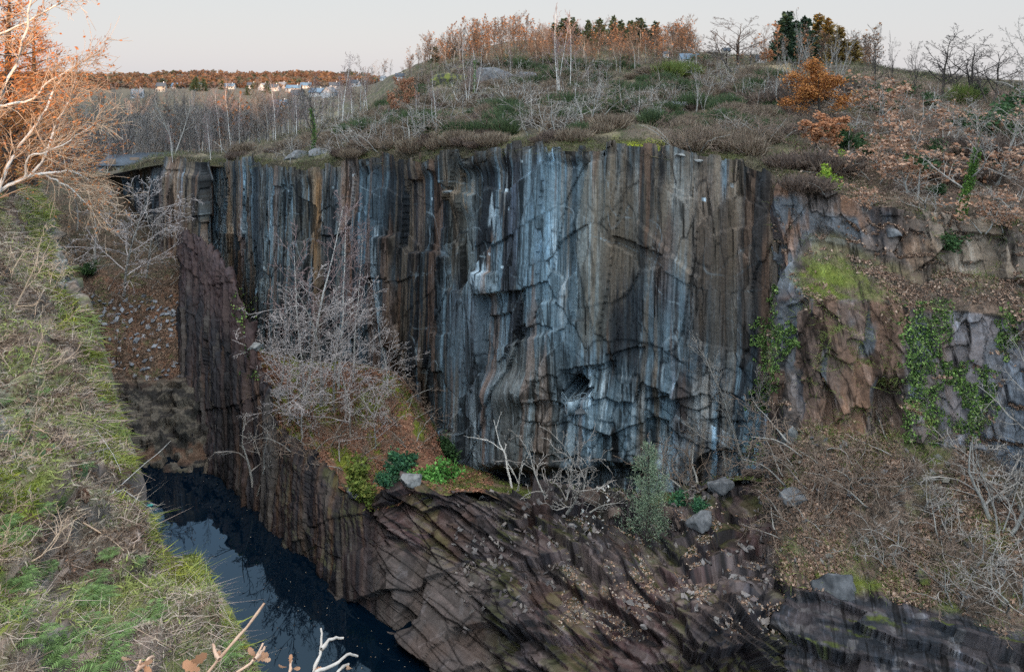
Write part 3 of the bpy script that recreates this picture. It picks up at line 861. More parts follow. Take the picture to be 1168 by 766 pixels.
b.col = mix(col, A3(.09, .085, .085), sm(.5, .8, 1 - np.abs(b.N[..., 2])) * .4)
bank_o = b.build('pond_bank', M_EARTH)

# added unseen hill behind the viewpoint: shades the quarry, crest notches light chosen trees
xs = np.linspace(-700, 700, 1401)
ysn = np.linspace(-420, -150, 30)
XX, YY = np.meshgrid(xs, ysn)
top = np.interp(xs, [-700, -60, -18, -8, 8, 22, 62, 80, 150, 168, 171, 176.5, 178, 187, 189, 700], [23, 23, 23, 23, 23, 4.5, 4.5, 20, 20, 21, 32, 32, 16, 16, 34, 38])
prof = np.interp(ysn, [-420, -300, -230, -150], [.3, .7, 1, 0])
ZZ = -40 + (top[None, :] + 40) * prof[:, None] + (fbm(XX * .05, YY * .05, 190) - .5) * 1.5
hb = Patch(np.stack([XX, YY, ZZ], -1), 1401, 60, xyz=True)
hb.col = np.broadcast_to(A3(.08, .07, .05), hb.P.shape).copy()
hb_o = hb.build('shade_hill', M_EARTH, smooth=True)
# wide ground sheet under everything, out to the horizon
gp = mesh_obj('ground', [(-9000, -9000, -62), (9000, -9000, -62), (9000, 9000, -62), (-9000, 9000, -62)], np.array([[0, 1, 2, 3]]), M_EARTH, np.full((4, 3), .08))
gp['kind'] = 'structure'

# ------------------------------------------------------------------ pond
m, nt, bb = nodes('still dark water')
bb.inputs['Base Color'].default_value = (.0006, .0034, .008, 1)
bb.inputs['Roughness'].default_value = .015
bb.inputs['IOR'].default_value = 1.33
bb.inputs['Specular IOR Level'].default_value = .6
tc = N(nt, 'ShaderNodeTexCoord')
bb.inputs['Specular Tint'].default_value = (.5, .85, 1., 1)
nz_ = N(nt, 'ShaderNodeTexNoise', i_Scale=.9, i_Detail=3.)
nt.links.new(tc.outputs['Object'], nz_.inputs['Vector'])
bp = N(nt, 'ShaderNodeBump', i_Strength=.0, i_Distance=.05)
nt.links.new(nz_.outputs['Fac'], bp.inputs['Height'])
nt.links.new(bp.outputs[0], bb.inputs['Normal'])
water = mesh_obj('water', [(-75, 4, -34), (25, 4, -34), (25, 95, -34), (-75, 95, -34)], np.array([[0, 1, 2, 3]]), m)
water['kind'] = 'structure'

# ------------------------------------------------------------------ rays to the ground: where does a surveyed bearing meet the place
def tri_soup(p, step):
    P = p.P[::step, ::step]
    a, b_ = P.shape[:2]
    i = np.arange(a * b_).reshape(a, b_)
    q = np.stack([i[:-1, :-1], i[:-1, 1:], i[1:, 1:], i[1:, :-1]], -1).reshape(-1, 4)
    return P.reshape(-1, 3), q
_vs, _fs, _o = [], [], 0
for p_, st_ in ((cliff, 3), (spur, 3), (ter, 2), (lsl, 2), (right, 3), (hill, 2), (bankp, 3)):
    a, q = tri_soup(p_, st_)
    _vs.append(a); _fs.append(q + _o); _o += len(a)
_V = np.concatenate(_vs); _F = np.concatenate(_fs)
BVH = BVHTree.FromPolygons(_V.tolist(), _F.tolist())
def hit(px, py, far=5000):
    d_ = Vector(((px - CX) / FPX, 1, -(py - HZ) / FPX)).normalized()
    loc, n, i, dist = BVH.ray_cast(Vector((0, 0, 0)), d_, far)
    return loc, n
def floor_z(x, y, z0=60.):
    loc, n, i, dist = BVH.ray_cast(Vector((x, y, z0)), Vector((0, 0, -1)))
    return loc.z if loc else None
# ------------------------------------------------------------------ bark and leaf materials
M_BIRCH = mat_noise('pale birch bark', (.30, .29, .27), (.52, .51, .49), 3., (1, 1, 4), .8, .2, bump=.3, lo=.3, hi=.6)
M_GREYBARK = mat_noise('grey bark', (.15, .145, .135), (.30, .29, .27), 4., (2, 2, .6), .9, .15, bump=.4)
M_DARKBARK = mat_noise('dark bark', (.030, .025, .022), (.085, .075, .065), 4., (2, 2, .6), .9, .15, bump=.4)
M_MOSSBARK = mat_noise('mossy bark', (.05, .05, .03), (.12, .13, .05), 3., (1, 1, 1), .9, .15, bump=.4)
M_TWIG_GREY = mat_noise('lichened twigs', (.14, .126, .114), (.31, .29, .27), 2., rough=.9, spec=.1)
M_TWIG_PURPLE = mat_noise('birch twigs', (.16, .115, .115), (.27, .21, .205), 1., rough=.9, spec=.1)
M_TWIG_BROWN = mat_noise('brown twigs', (.10, .075, .06), (.19, .145, .115), 1., rough=.9, spec=.1)
M_TWIG_DARK = mat_noise('dark twigs', (.035, .03, .03), (.075, .066, .062), 1., rough=.9, spec=.1)
M_TWIG_WARM = mat_noise('pale twigs', (.34, .23, .15), (.46, .35, .26), 1., rough=.9, spec=.1)
M_LEAF = mat_leaf('leaves')
M_NEEDLE = mat_leaf('needles', .65, .1)

# ------------------------------------------------------------------ branching
def rot_about(v, ax, a):
    ax = ax / (np.linalg.norm(ax) + 1e-9)
    return v * math.cos(a) + np.cross(ax, v) * math.sin(a) + ax * np.dot(ax, v) * (1 - math.cos(a))

def perp(v, rng):
    r = rng.normal(size=3)
    r -= v * np.dot(r, v)
    return r / (np.linalg.norm(r) + 1e-9)

def limb(p, d, L, r, n, rng, up=0., wig=.15, taper=.35):
    pts = [np.array(p, float)]
    d = d / np.linalg.norm(d)
    for i in range(n):
        d = d + rng.normal(size=3) * wig
        d[2] += up
        d /= np.linalg.norm(d)
        pts.append(pts[-1] + d * L / n)
    t = np.linspace(0, 1, n + 1)
    return np.array(pts), r * (1 - (1 - taper) * t)

def at_t(b, t):
    P, R = b
    x = t * (len(P) - 1)
    i = min(int(x), len(P) - 2)
    f = x - i
    d = P[i + 1] - P[i]
    return P[i] * (1 - f) + P[i + 1] * f, d / (np.linalg.norm(d) + 1e-9), R[i] * (1 - f) + R[i + 1] * f

def branches(rng, H, r0, lev, lean=(0, 0), wig=.06, stems=1, spread=.25, tip=.3, segs=9):
    """lev: list of dicts n, t0, len, ang, up, wig -> list of levels of (points, radii)"""
    trunks = []
    for k in range(stems):
        d = np.array([lean[0], lean[1], 1.])
        if stems > 1:
            a = 2 * math.pi * (k + rng.random() * .6) / stems
            d += np.array([math.cos(a), math.sin(a), 0]) * spread * rng.uniform(.5, 1.3)
        h_ = H * (1 if k == 0 else rng.uniform(.7, 1.))
        base = np.array([0, 0, -.25]) if stems == 1 else np.array([d[0], d[1], 0]) * .35 + np.array([0, 0, -.25])
        trunks.append(limb(base, d, h_, r0 * (1 if k == 0 else rng.uniform(.6, .95)), segs, rng, .02, wig, tip * .5))
    levels = [trunks]
    for q in lev:
        out = []
        for b in levels[-1]:
            Lp = np.linalg.norm(np.diff(b[0], axis=0), axis=1).sum()
            n = max(1, int(q['n'] * rng.uniform(.75, 1.25)))
            for j in range(n):
                t = q['t0'] + (q.get('t1', .98) - q['t0']) * (j + rng.random()) / n
                p, d, r = at_t(b, t)
                a = math.radians(q['ang'] * rng.uniform(.7, 1.25))
                ax = perp(d, rng)
                if 'golden' in q:
                    az = j * 2.399 + rng.normal() * .4
                    e1 = np.array([math.cos(az), math.sin(az), 0])
                    ax = np.cross(d, e1)
                nd = rot_about(d, ax, a)
                L = Lp * q['len'] * rng.uniform(.65, 1.2) * (1 - q.get('fall', .55) * t)
                rr = min(r * .8, max(q.get('rmin', .008), r * q.get('rr', .55)))
                out.append(limb(p, nd, L, rr, q.get('seg', 4), rng, q.get('up', .05), q.get('wig', .14), q.get('taper', .35)))
        levels.append(out)
    return levels

def tubes(bl, sides, rmin=0.):
    groups = {}
    for P, R in bl:
        groups.setdefault(len(P), []).append((P, R))
    VV, FF, off = [], [], 0
    an = np.arange(sides) * 2 * math.pi / sides
    for n, lst in groups.items():
        P = np.array([x[0] for x in lst]); R = np.maximum(np.array([x[1] for x in lst]), rmin)
        T = np.gradient(P, axis=1)
        T /= np.linalg.norm(T, axis=2, keepdims=True) + 1e-9
        ref = np.where(np.abs(T[..., 2:3]) > .9, np.array([1., 0, 0]), np.array([0, 0, 1.]))
        a = np.cross(T, ref); a /= np.linalg.norm(a, axis=2, keepdims=True) + 1e-9
        b = np.cross(T, a)
        ring = (P[:, :, None, :] + R[:, :, None, None] * (a[:, :, None, :] * np.cos(an)[:, None] + b[:, :, None, :] * np.sin(an)[:, None]))
        m = len(lst)
        idx = off + np.arange(m * n * sides).reshape(m, n, sides)
        i0, i1 = idx[:, :-1], idx[:, 1:]
        f = np.stack([i0, np.roll(i0, -1, 2), np.roll(i1, -1, 2), i1], -1).reshape(-1, 4)
        VV.append(ring.reshape(-1, 3)); FF.append(f); off += m * n * sides
    return np.concatenate(VV), np.concatenate(FF)

def quad_leaves(centers, size, rng, flat=.0, droop=0., elong=1.6):
    """diamond shaped leaf per centre"""
    n = len(centers)
    a = rng.normal(size=(n, 3)); a[:, 2] = a[:, 2] * (1 - flat) - droop
    a /= np.linalg.norm(a, axis=1, keepdims=True) + 1e-9
    r = rng.normal(size=(n, 3)); r[:, 2] *= (1 - flat)
    b = np.cross(a, r); b /= np.linalg.norm(b, axis=1, keepdims=True) + 1e-9
    if flat > .5:
        b[:, 2] *= .4
    s = (size * rng.uniform(.6, 1.35, n))[:, None]
    V = np.stack([centers - a * s * elong * .5, centers + b * s * .5 - a * s * .05, centers + a * s * elong * .5, centers - b * s * .5 - a * s * .05], 1)
    return V

def tint(rng, n, cols, var=.25):
    cols = np.array(cols)
    c = cols[rng.integers(0, len(cols), n)]
    return c * rng.uniform(1 - var, 1 + var, (n, 1))

def along(bl, n, rng, t0=.3, spread=.0):
    out = []
    for k in rng.integers(0, len(bl), n):
        p, d, r = at_t(bl[k], rng.uniform(t0, 1))
        out.append(p)
    out = np.array(out)
    return out + rng.normal(size=out.shape) * spread

LIB = {}
def tree_kind(key, seed, H, r0, lev, mt, mtw, leaves=None, limb_with_trunk=1, rmin=.0, sides=(7, 5, 4, 3, 3), ivy=0, **kw):
    """makes the mesh datablocks of one tree: trunk (with main limbs), crown of twigs, leaves"""
    rng = np.random.default_rng(seed)
    lv = branches(rng, H, r0, lev, **kw)
    pieces = []
    parts_v, parts_f, o = [], [], 0
    for k in range(0, limb_with_trunk):
        a, f = tubes(lv[k], sides[k], rmin)
        parts_v.append(a); parts_f.append(f + o); o += len(a)
    pieces.append(('trunk', me_of('trunk', np.concatenate(parts_v), np.concatenate(parts_f), mt, smooth=True)))
    parts_v, parts_f, o = [], [], 0
    for k in range(limb_with_trunk, len(lv)):
        a, f = tubes(lv[k], sides[min(k, 4)], rmin)
        parts_v.append(a); parts_f.append(f + o); o += len(a)
    if parts_v:
        pieces.append(('crown', me_of('crown', np.concatenate(parts_v), np.concatenate(parts_f), mtw)))
    if leaves:
        n, size, cols, lvl, spread = leaves
        c = along(lv[lvl], n, rng, .35, spread)
        V = quad_leaves(c, size, rng, .2, .3)
        a, f, cc = polys(V, tint(rng, n, cols, .3))
        pieces.append(('leaves', me_of('leaves', a, f, M_LEAF, cc)))
    if ivy:
        rr = []
        for _ in range(ivy):
            p, d, r = at_t(lv[0][0], rng.uniform(0, .75))
            q = perp(d, rng)
            rr.append(p + q * (r + abs(rng.normal()) * .16))
        V = quad_leaves(np.array(rr), .16, rng, 0, .5, 1.1)
        a, f, cc = polys(V, tint(rng, ivy, [(.06, .13, .025), (.10, .17, .03), (.04, .09, .02)], .3))
        pieces.append(('ivy', me_of('ivy', a, f, M_LEAF, cc)))
    LIB[key] = pieces
    return pieces

def put_tree(name, key, px, py, Hscale, label, cat='tree', group=None, rz=None, at=None, sink=.15):
    """stand a tree where the bearing (px, py) meets the ground"""
    loc = at if at is not None else hit(px, py)[0]
    if loc is None:
        print('NO GROUND', name, px, py); return None
    rz = random.uniform(0, 6.28) if rz is None else rz
    r_ = empty(name, (loc[0], loc[1], loc[2] - sink), label, cat, group, rz, Hscale)
    attach(r_, LIB[key])
    return r_

# tall slender birches
BL = lambda n1=16, n2=5, n3=4, l1=.34, ang=38, up=.10: [
    dict(n=n1, t0=.28, len=l1, ang=ang, up=up, fall=.6, seg=5, rr=.5, golden=1, rmin=.012),
    dict(n=n2, t0=.25, len=.42, ang=40, up=.04, seg=4, rmin=.009),
    dict(n=n3, t0=.2, len=.5, ang=38, up=-.02, seg=3, rmin=.007)]
for k in range(4):
    tree_kind('birch%d' % k, 20 + k, 10., .08, BL(20, 6, 4, .36), M_BIRCH, M_TWIG_PURPLE, wig=.05, lean=(.05 * (k - 1.5), .02), rmin=.011)
for k in range(2):
    tree_kind('birchtwin%d' % k, 30 + k, 10., .085, BL(18), M_BIRCH, M_TWIG_PURPLE, wig=.05, stems=2 + k, spread=.13, rmin=.011)
# bare spreading trees
SPL = [dict(n=11, t0=.22, len=.62, ang=52, up=.06, fall=.45, seg=6, rr=.62, golden=1, wig=.16, rmin=.02),
       dict(n=7, t0=.2, len=.48, ang=42, up=.04, seg=5, wig=.18, rmin=.014),
       dict(n=5, t0=.2, len=.5, ang=42, up=.02, seg=4, wig=.2, rmin=.010),
       dict(n=3, t0=.3, len=.5, ang=40, up=.0, seg=3, wig=.2, rmin=.008)]
for k in range(3):
    tree_kind('bare%d' % k, 40 + k, 8., .16, SPL, M_GREYBARK, M_TWIG_GREY, wig=.08, lean=(.1 * (k - 1), .05), rmin=.010)
for k in range(2):
    tree_kind('dark%d' % k, 46 + k, 8., .17, SPL, M_DARKBARK, M_TWIG_DARK, wig=.09, stems=1 + k, spread=.35, rmin=.013)
for k in range(3):
    tree_kind('brown%d' % k, 50 + k, 8., .14, SPL[:3], M_GREYBARK, M_TWIG_BROWN, wig=.08, rmin=.014)
# pale multi-stemmed poplars
UPL = [dict(n=10, t0=.25, len=.38, ang=24, up=.14, fall=.4, seg=5, rr=.55, golden=1, rmin=.016),
       dict(n=6, t0=.2, len=.45, ang=26, up=.08, seg=4, rmin=.012), dict(n=4, t0=.25, len=.5, ang=28, up=.05, seg=3, rmin=.010)]
for k in range(3):
    tree_kind('pale%d' % k, 60 + k, 9., .13, UPL, M_GREYBARK, M_TWIG_GREY, wig=.06, stems=1 + k, spread=.28, rmin=.012)
M_TWIG_PALE = mat_noise('pale lilac twigs', (.20, .18, .18), (.40, .37, .365), 2., rough=.9, spec=.1)
TER = [dict(n=15, t0=.15, len=.6, ang=58, up=.05, fall=.45, seg=6, rr=.6, golden=1, wig=.15, rmin=.018),
       dict(n=8, t0=.15, len=.45, ang=42, up=.03, seg=5, wig=.18, rmin=.012),
       dict(n=6, t0=.15, len=.5, ang=42, up=.0, seg=4, wig=.2, rmin=.009),
       dict(n=3, t0=.3, len=.5, ang=40, up=.0, seg=3, wig=.2, rmin=.008)]
for k in range(3):
    tree_kind('ter%d' % k, 160 + k, 8., .085, TER, M_GREYBARK, M_TWIG_PALE, wig=.06, lean=(.05 * (k - 1), .03), rmin=.010)
# thickets and low tangles
TNG = [dict(n=6, t0=.12, len=.75, ang=50, up=.05, fall=.3, seg=6, rr=.65, wig=.26, rmin=.014),
       dict(n=5, t0=.15, len=.55, ang=45, up=.03, seg=5, wig=.28, rmin=.009),
       dict(n=3, t0=.2, len=.55, ang=45, up=.0, seg=4, wig=.28, rmin=.008)]
for k in range(3):
    tree_kind('tangle%d' % k, 70 + k, 3., .06, TNG, M_GREYBARK, M_TWIG_GREY, stems=3, spread=.7, wig=.16, rmin=.008, segs=6)
for k in range(2):
    tree_kind('bramble%d' % k, 75 + k, 2.4, .04, TNG, M_GREYBARK, M_TWIG_BROWN, stems=4, spread=.8, wig=.2, rmin=.007, segs=6)
for k in range(2):
    tree_kind('leaftangle%d' % k, 78 + k, 3.4, .06, TNG, M_GREYBARK, M_TWIG_GREY, stems=3, spread=.6, wig=.16, rmin=.009, segs=6,
              leaves=(520, .16, [(.30, .18, .12), (.24, .12, .07), (.36, .23, .16)], 3, .12))
# dead white tree
tree_kind('dead', 82, 4.2, .075, [dict(n=4, t0=.25, len=.7, ang=50, up=.06, fall=.3, seg=6, rr=.7, wig=.2, rmin=.03),
          dict(n=4, t0=.3, len=.42, ang=45, up=.04, seg=4, wig=.25, rmin=.02)], M_BIRCH, M_BIRCH, stems=2, spread=.55, wig=.14, segs=6)
# oaks that keep their leaves
OAK = [dict(n=11, t0=.25, len=.6, ang=62, up=.05, fall=.4, seg=6, rr=.6, golden=1, wig=.16, rmin=.02),
       dict(n=7, t0=.2, len=.45, ang=45, up=.04, seg=4, wig=.2, rmin=.014), dict(n=4, t0=.2, len=.5, ang=42, up=.02, seg=3, wig=.2, rmin=.010)]
tree_kind('oak_orange', 93, 6., .17, OAK, M_DARKBARK, M_TWIG_DARK, leaves=(8500, .13, [(.36, .15, .04), (.28, .105, .03), (.44, .20, .06), (.20, .08, .03)], 3, .3), wig=.05)
FIR_SUNLIT = [(.17, .115, .03), (.13, .085, .025), (.21, .14, .04), (.09, .07, .025)]  # fir needles with the low sun's gold put into their colour
tree_kind('oak_tan', 91, 5., .12, OAK, M_DARKBARK, M_TWIG_BROWN, leaves=(2400, .19, [(.36, .17, .08), (.30, .13, .06), (.42, .21, .12)], 3, .16), wig=.12)
tree_kind('oak_russet', 92, 7., .14, OAK, M_DARKBARK, M_TWIG_BROWN, leaves=(2200, .19, [(.24, .11, .06), (.30, .15, .09)], 3, .2), wig=.1)
tree_kind('ivy_tree', 94, 9., .20, SPL, M_MOSSBARK, M_TWIG_GREY, wig=.1, lean=(.22, .0), ivy=2600, rmin=.011)
tree_kind('dark_ivy', 95, 8., .17, SPL, M_DARKBARK, M_TWIG_DARK, wig=.07, ivy=900, rmin=.012)

# conifers
def conifer(key, seed, H, R, cols, dens=1., droop=.25, fluffy=False, nt_=26, bare=.08):
    rng = np.random.default_rng(seed)
    tr = limb((0, 0, -.25), np.array([.02, .02, 1.]), H * 1.01, H * .022 + .03, 8, rng, .05, .02, .12)
    bl, cs = [], []
    nb = int(nt_ * H / 5)
    for j in range(nb):
        t = bare + (.99 - bare) * ((j + rng.random()) / nb)
        p, d, r = at_t(tr, t)
        az = j * 2.399 + rng.normal() * .35
        L = R * (1 - t) ** .8 * rng.uniform(.65, 1.15) + .12
        dr = np.array([math.cos(az), math.sin(az), .28 - droop * (1 - t) * 1.2])
        b = limb(p, dr, L, .018 + .012 * L, 4, rng, .07 if fluffy else .02, .09, .3)
        bl.append(b)
        m = int((34 if fluffy else 40) * dens * (L + .3))
        for _ in range(m):
            q, dd, rr = at_t(b, rng.uniform(.12, 1.02))
            cs.append(np.r_[q + rng.normal(size=3) * (.05 + .09 * L * (1 if fluffy else .7)), dd])
    cs = np.array(cs)
    n = len(cs)
    dirs = cs[:, 3:] + rng.normal(size=(n, 3)) * (.75 if fluffy else .5)
    dirs[:, 2] += .25 if fluffy else -.1
    dirs /= np.linalg.norm(dirs, axis=1, keepdims=True)
    side = np.cross(dirs, rng.normal(size=(n, 3))); side /= np.linalg.norm(side, axis=1, keepdims=True) + 1e-9
    ln = (rng.uniform(.14, .36, n) * (.75 if fluffy else 1.25 * (H / 6) ** .5))[:, None]
    wd = ln * (.13 if fluffy else .5)
    c0 = cs[:, :3]
    V = np.stack([c0 - side * wd * .5, c0 + dirs * ln * .55 - side * wd * .6, c0 + dirs * ln, c0 + dirs * ln * .5 + side * wd * .6], 1)
    a, f, cc = polys(V, tint(rng, n, cols, .3))
    tv, tf = tubes([tr], 7)
    bv, bf = tubes(bl, 4)
    LIB[key] = [('trunk', me_of('trunk', np.concatenate([tv, bv]), np.concatenate([tf, bf + len(tv)]), M_DARKBARK, smooth=True)),
                ('crown', me_of('crown', a, f, M_NEEDLE, cc))]
PG = [(.030, .055, .034), (.045, .070, .030), (.022, .042, .026)]
for k in range(3):
    conifer('fir%d' % k, 100 + k, 7., 2.1 + .3 * k, PG, 1.6, nt_=30)
conifer('young_pine', 110, 5.6, 2.7, [(.13, .19, .115), (.17, .23, .15), (.10, .15, .095), (.22, .26, .18)], 4.2, -.02, True, 26)
conifer('larch', 112, 9., 3.2, [(.32, .115, .03), (.25, .085, .025), (.38, .16, .045)], 2.6, .1, True, 26)

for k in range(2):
    conifer('sunlit_fir%d' % k, 115 + k, 7., 2.2 + .3 * k, FIR_SUNLIT, 1.6, nt_=30)
# shrubs
def broom(key, seed, H, W, cols, n=900, leafy=0):
    rng = np.random.default_rng(seed)
    a = rng.uniform(0, 6.283, n); rr = np.sqrt(rng.random(n)) * W * .35
    base = np.stack([np.cos(a) * rr, np.sin(a) * rr, np.zeros(n) - .1], 1)
    out = np.stack([np.cos(a) * rr / (W * .35), np.sin(a) * rr / (W * .35), np.zeros(n)], 1)
    d = out * rng.uniform(.1, .75, (n, 1)) + rng.normal(size=(n, 3)) * .18 + np.array([0, 0, 1.])
    d /= np.linalg.norm(d, axis=1, keepdims=True)
    t = base + d * (H * rng.uniform(.35, 1.05, n) * (1 - .3 * rr / (W * .35) * .6))[:, None]
    m = base * .4 + t * .6 + rng.normal(size=(n, 3)) * .06
    s = np.cross(d, rng.normal(size=(n, 3))); s /= np.linalg.norm(s, axis=1, keepdims=True)
    w = rng.uniform(.012, .035, (n, 1))
    V = np.stack([base - s * w * .4, m - s * w, t, m + s * w], 1)
    v, f, c = polys(V, tint(rng, n, cols, .3))
    LIB[key] = [('foliage', me_of('foliage', v, f, M_LEAF, c))]
    st = [limb((rng.normal() * .08, rng.normal() * .08, -.2), rng.normal(size=3) * .35 + np.array([0, 0, 1.]), H * .7, .022, 4, rng, .03, .1) for _ in range(7)]
    v, f = tubes(st, 4)
    LIB[key].append(('stem', me_of('stem', v, f, M_DARKBARK)))
BG = [(.055, .08, .036), (.07, .10, .042), (.04, .06, .03)]
broom('broom0', 120, 1.6, 1.9, BG); broom('broom1', 121, 1.3, 2.2, BG); broom('broom2', 122, 1.9, 1.6, [(.12, .15, .035), (.10, .13, .04)])
broom('gorse', 123, 1.2, 1.8, [(.20, .17, .04), (.14, .15, .04)])
broom('drybush', 124, 1.3, 2.0, [(.17, .13, .095), (.22, .175, .13), (.12, .085, .06)])
broom('heather', 125, .9, 2.0, [(.105, .075, .06), (.14, .10, .078), (.08, .06, .05)])

def leafbush(key, seed, R, H, cols, n, size):
    rng = np.random.default_rng(seed)
    st = [limb((0, 0, -.15), np.array([rng.normal() * .7, rng.normal() * .7, .8]), R * rng.uniform(.7, 1.2), .03, 4, rng, .06, .18) for _ in range(9)]
    tw = []
    for b in st:
        for _ in range(6):
            p, d, r = at_t(b, rng.uniform(.3, 1))
            tw.append(limb(p, d + rng.normal(size=3) * .7, R * .45, .014, 3, rng, .05, .2))
    c = along(tw, n, rng, .1, R * .13)
    c[:, 2] = np.abs(c[:, 2]) * H / R
    V = quad_leaves(c, size, rng, .35, .1, 1.7)
    v, f, cc = polys(V, tint(rng, n, cols, .35))
    bv, bf = tubes(st + tw, 4) if False else tubes(st, 4)
    LIB[key] = [('foliage', me_of('foliage', v, f, M_LEAF, cc)), ('stem', me_of('stem', bv, bf, M_DARKBARK))]
leafbush('rhodo', 130, 1.3, 1.2, [(.03, .10, .05), (.05, .14, .06), (.02, .07, .04)], 1500, .15)
leafbush('brightbush', 131, 1.2, 1.0, [(.08, .22, .04), (.11, .28, .06), (.06, .16, .035)], 1500, .13)
leafbush('mossbush', 132, .9, 1.0, [(.12, .16, .03), (.08, .12, .025), (.16, .18, .04)], 1100, .10)
leafbush('holly', 133, 1.5, 1.9, [(.03, .065, .022), (.045, .09, .03), (.02, .05, .018)], 2000, .14)
leafbush('limebush', 134, 1.0, 1.5, [(.22, .32, .03), (.28, .36, .05), (.14, .24, .03)], 700, .14)
# ------------------------------------------------------------------ trees one can tell apart
def top_of(key):
    z = 0
    for n, me in LIB[key]:
        a = np.empty(len(me.vertices) * 3, np.float32); me.vertices.foreach_get('co', a)
        z = max(z, float(a[2::3].max()))
    return z
TOPS = {k: top_of(k) for k in LIB}
def stand(name, key, px, base, top, label, cat='tree', group=None, wide=1., rz=None, dY=0.):
    loc, n = hit(px, base)
    if loc is None:
        print('NO GROUND', name, px, base); return None
    loc = Vector(loc)
    if dY:
        q = loc * (1 + dY / loc.y); z = floor_z(q.x, q.y); loc = Vector((q.x, q.y, z if z is not None else q.z))
    H = loc.y * (HZ - top) / FPX - loc.z
    s_ = H / TOPS[key]
    rz = random.uniform(0, 6.28) if rz is None else rz
    r_ = empty(name, (loc.x, loc.y, loc.z - .05), label, cat, group, rz, (s_ * wide, s_ * wide, s_))
    attach(r_, LIB[key])
    return r_
# birch with an ivy-wrapped foot
tree_kind('birchivy', 33, 10., .14, BL(12), M_BIRCH, M_TWIG_PURPLE, wig=.05, stems=2, spread=.2, ivy=900, rmin=.011)
TOPS['birchivy'] = top_of('birchivy')
T = stand
T('birch_tree', 'birchtwin0', 533, 124, 49, 'white forked birch on the plateau left of the ivy-footed birch', wide=.8)
T('birch_tree', 'birchivy', 541, 113, 47, 'white forked birch with ivy wrapped round its lower trunk', wide=.8)
T('birch_tree', 'birchtwin0', 583, 91, 47, 'small white double-stemmed birch in front of the dark slate outcrop', wide=.7)
T('birch_tree', 'birch0', 499, 153, 72, 'thin leafless birch left of the forked white birches', wide=.8)
T('birch_tree', 'birch2', 474, 145, 92, 'spindly bare sapling beside the broom bushes at left of plateau', wide=.8)
T('tall_birch', 'birchtwin1', 637, 113, 1, 'tallest bare tree of the plateau, its twigs reaching the top of the sky', wide=.85)
T('tall_birch', 'birch1', 651, 104, 9, 'tall straight bare tree just right of the tallest one', wide=.9)
T('birch_tree', 'birch3', 685, 114, 66, 'slim grey bare tree alone right of the two tall trees', wide=.9)
T('birch_tree', 'birch2', 672, 104, 70, 'faint thin sapling between the tall trees and the slim grey tree')
T('bare_tree', 'pale0', 794, 130, 74, 'pale bushy bare tree beside the small fence', wide=1.2)
T('bare_tree', 'pale1', 803, 128, 88, 'short pale bare tree touching the right of the bushy pale one', wide=1.1)
T('bare_tree', 'dark_ivy', 358, 176, 82, 'dark bare tree standing alone at the cliff edge', wide=.75)
T('young_oak', 'oak_russet', 447, 140, 84, 'young oak with russet dead leaves left of the broom bushes', wide=.8)
T('birch_tree', 'birch1', 122, 200, 158, 'thin white birch trunk at far left beyond the quarry end', wide=.8)
T('birch_tree', 'birch0', 197, 184, 138, 'leaning white birch above the rusty buttress', wide=.9)
T('birch_tree', 'birch2', 240, 183, 128, 'white-stemmed birch on the rim right of the rusty buttress', wide=.9)
T('mossy_tree', 'pale1', 198, 176, 100, 'forked tree with yellow mossy stems behind the buttress', wide=1.1)
T('bare_tree', 'bare2', 331, 186, 150, 'small leaning bare tree on the rim left of the dark lone tree')
# skyline conifers
for i, (x, bpy_, tp, k, lb) in enumerate([
    (631, 50, 24, 0, 'first dark fir at the left end of the hilltop conifer row'), (643, 50, 22, 1, 'short fir second from the left in the hilltop row'),
    (656, 51, 21, 2, 'fir right behind the tall bare trees'), (671, 52, 19, 0, 'broad sunlit fir in the left half of the hilltop row'),
    (684, 52, 19, 2, 'tall golden-lit fir near the middle of the hilltop row'), (699, 51, 19, 1, 'pointed dark fir in the middle of the hilltop row'),
    (710, 51, 20, 0, 'narrow fir right of the pointed dark one'), (719, 51, 21, 1, 'small narrow fir in the right half of the hilltop row'),
    (733, 52, 17, 2, 'widest dark fir towards the right of the hilltop row'), (746, 54, 22, 0, 'last fir at the right end of the hilltop row')]):
    T('fir_tree', 'fir%d' % k, x, bpy_, tp + random.uniform(-3, 4), lb, 'conifer', 'firs on the hilltop', wide=random.uniform(.9, 1.8))
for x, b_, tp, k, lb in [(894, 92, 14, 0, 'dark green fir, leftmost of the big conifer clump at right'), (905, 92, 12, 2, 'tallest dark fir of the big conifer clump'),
    (917, 92, 17, 1, 'dark fir between the green and the golden half of the clump'), (933, 90, 14, 2, 'golden-lit conifer with the highest tip in the sunny half'),
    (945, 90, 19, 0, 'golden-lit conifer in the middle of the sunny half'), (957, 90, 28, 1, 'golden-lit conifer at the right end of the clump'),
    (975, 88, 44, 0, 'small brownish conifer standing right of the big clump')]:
    T('conifer', ('sunlit_fir%d' % (k % 2)) if 925 < x < 980 else 'fir%d' % k, x, b_, tp, lb, 'conifer', 'conifers in the clump at right', wide=1.2, dY=35)
for x, b_, tp, k, lb in [(497, 72, 52, 1, 'round-topped dark conifer on the left slope of the hill'), (510, 68, 54, 0, 'small pointed fir on the left skyline'),
    (517, 66, 52, 2, 'small pointed fir just right of its twin on the left skyline')]:
    T('fir_tree', 'fir%d' % k, x, b_, tp, lb, 'conifer', 'firs on the left skyline', wide=1.3)
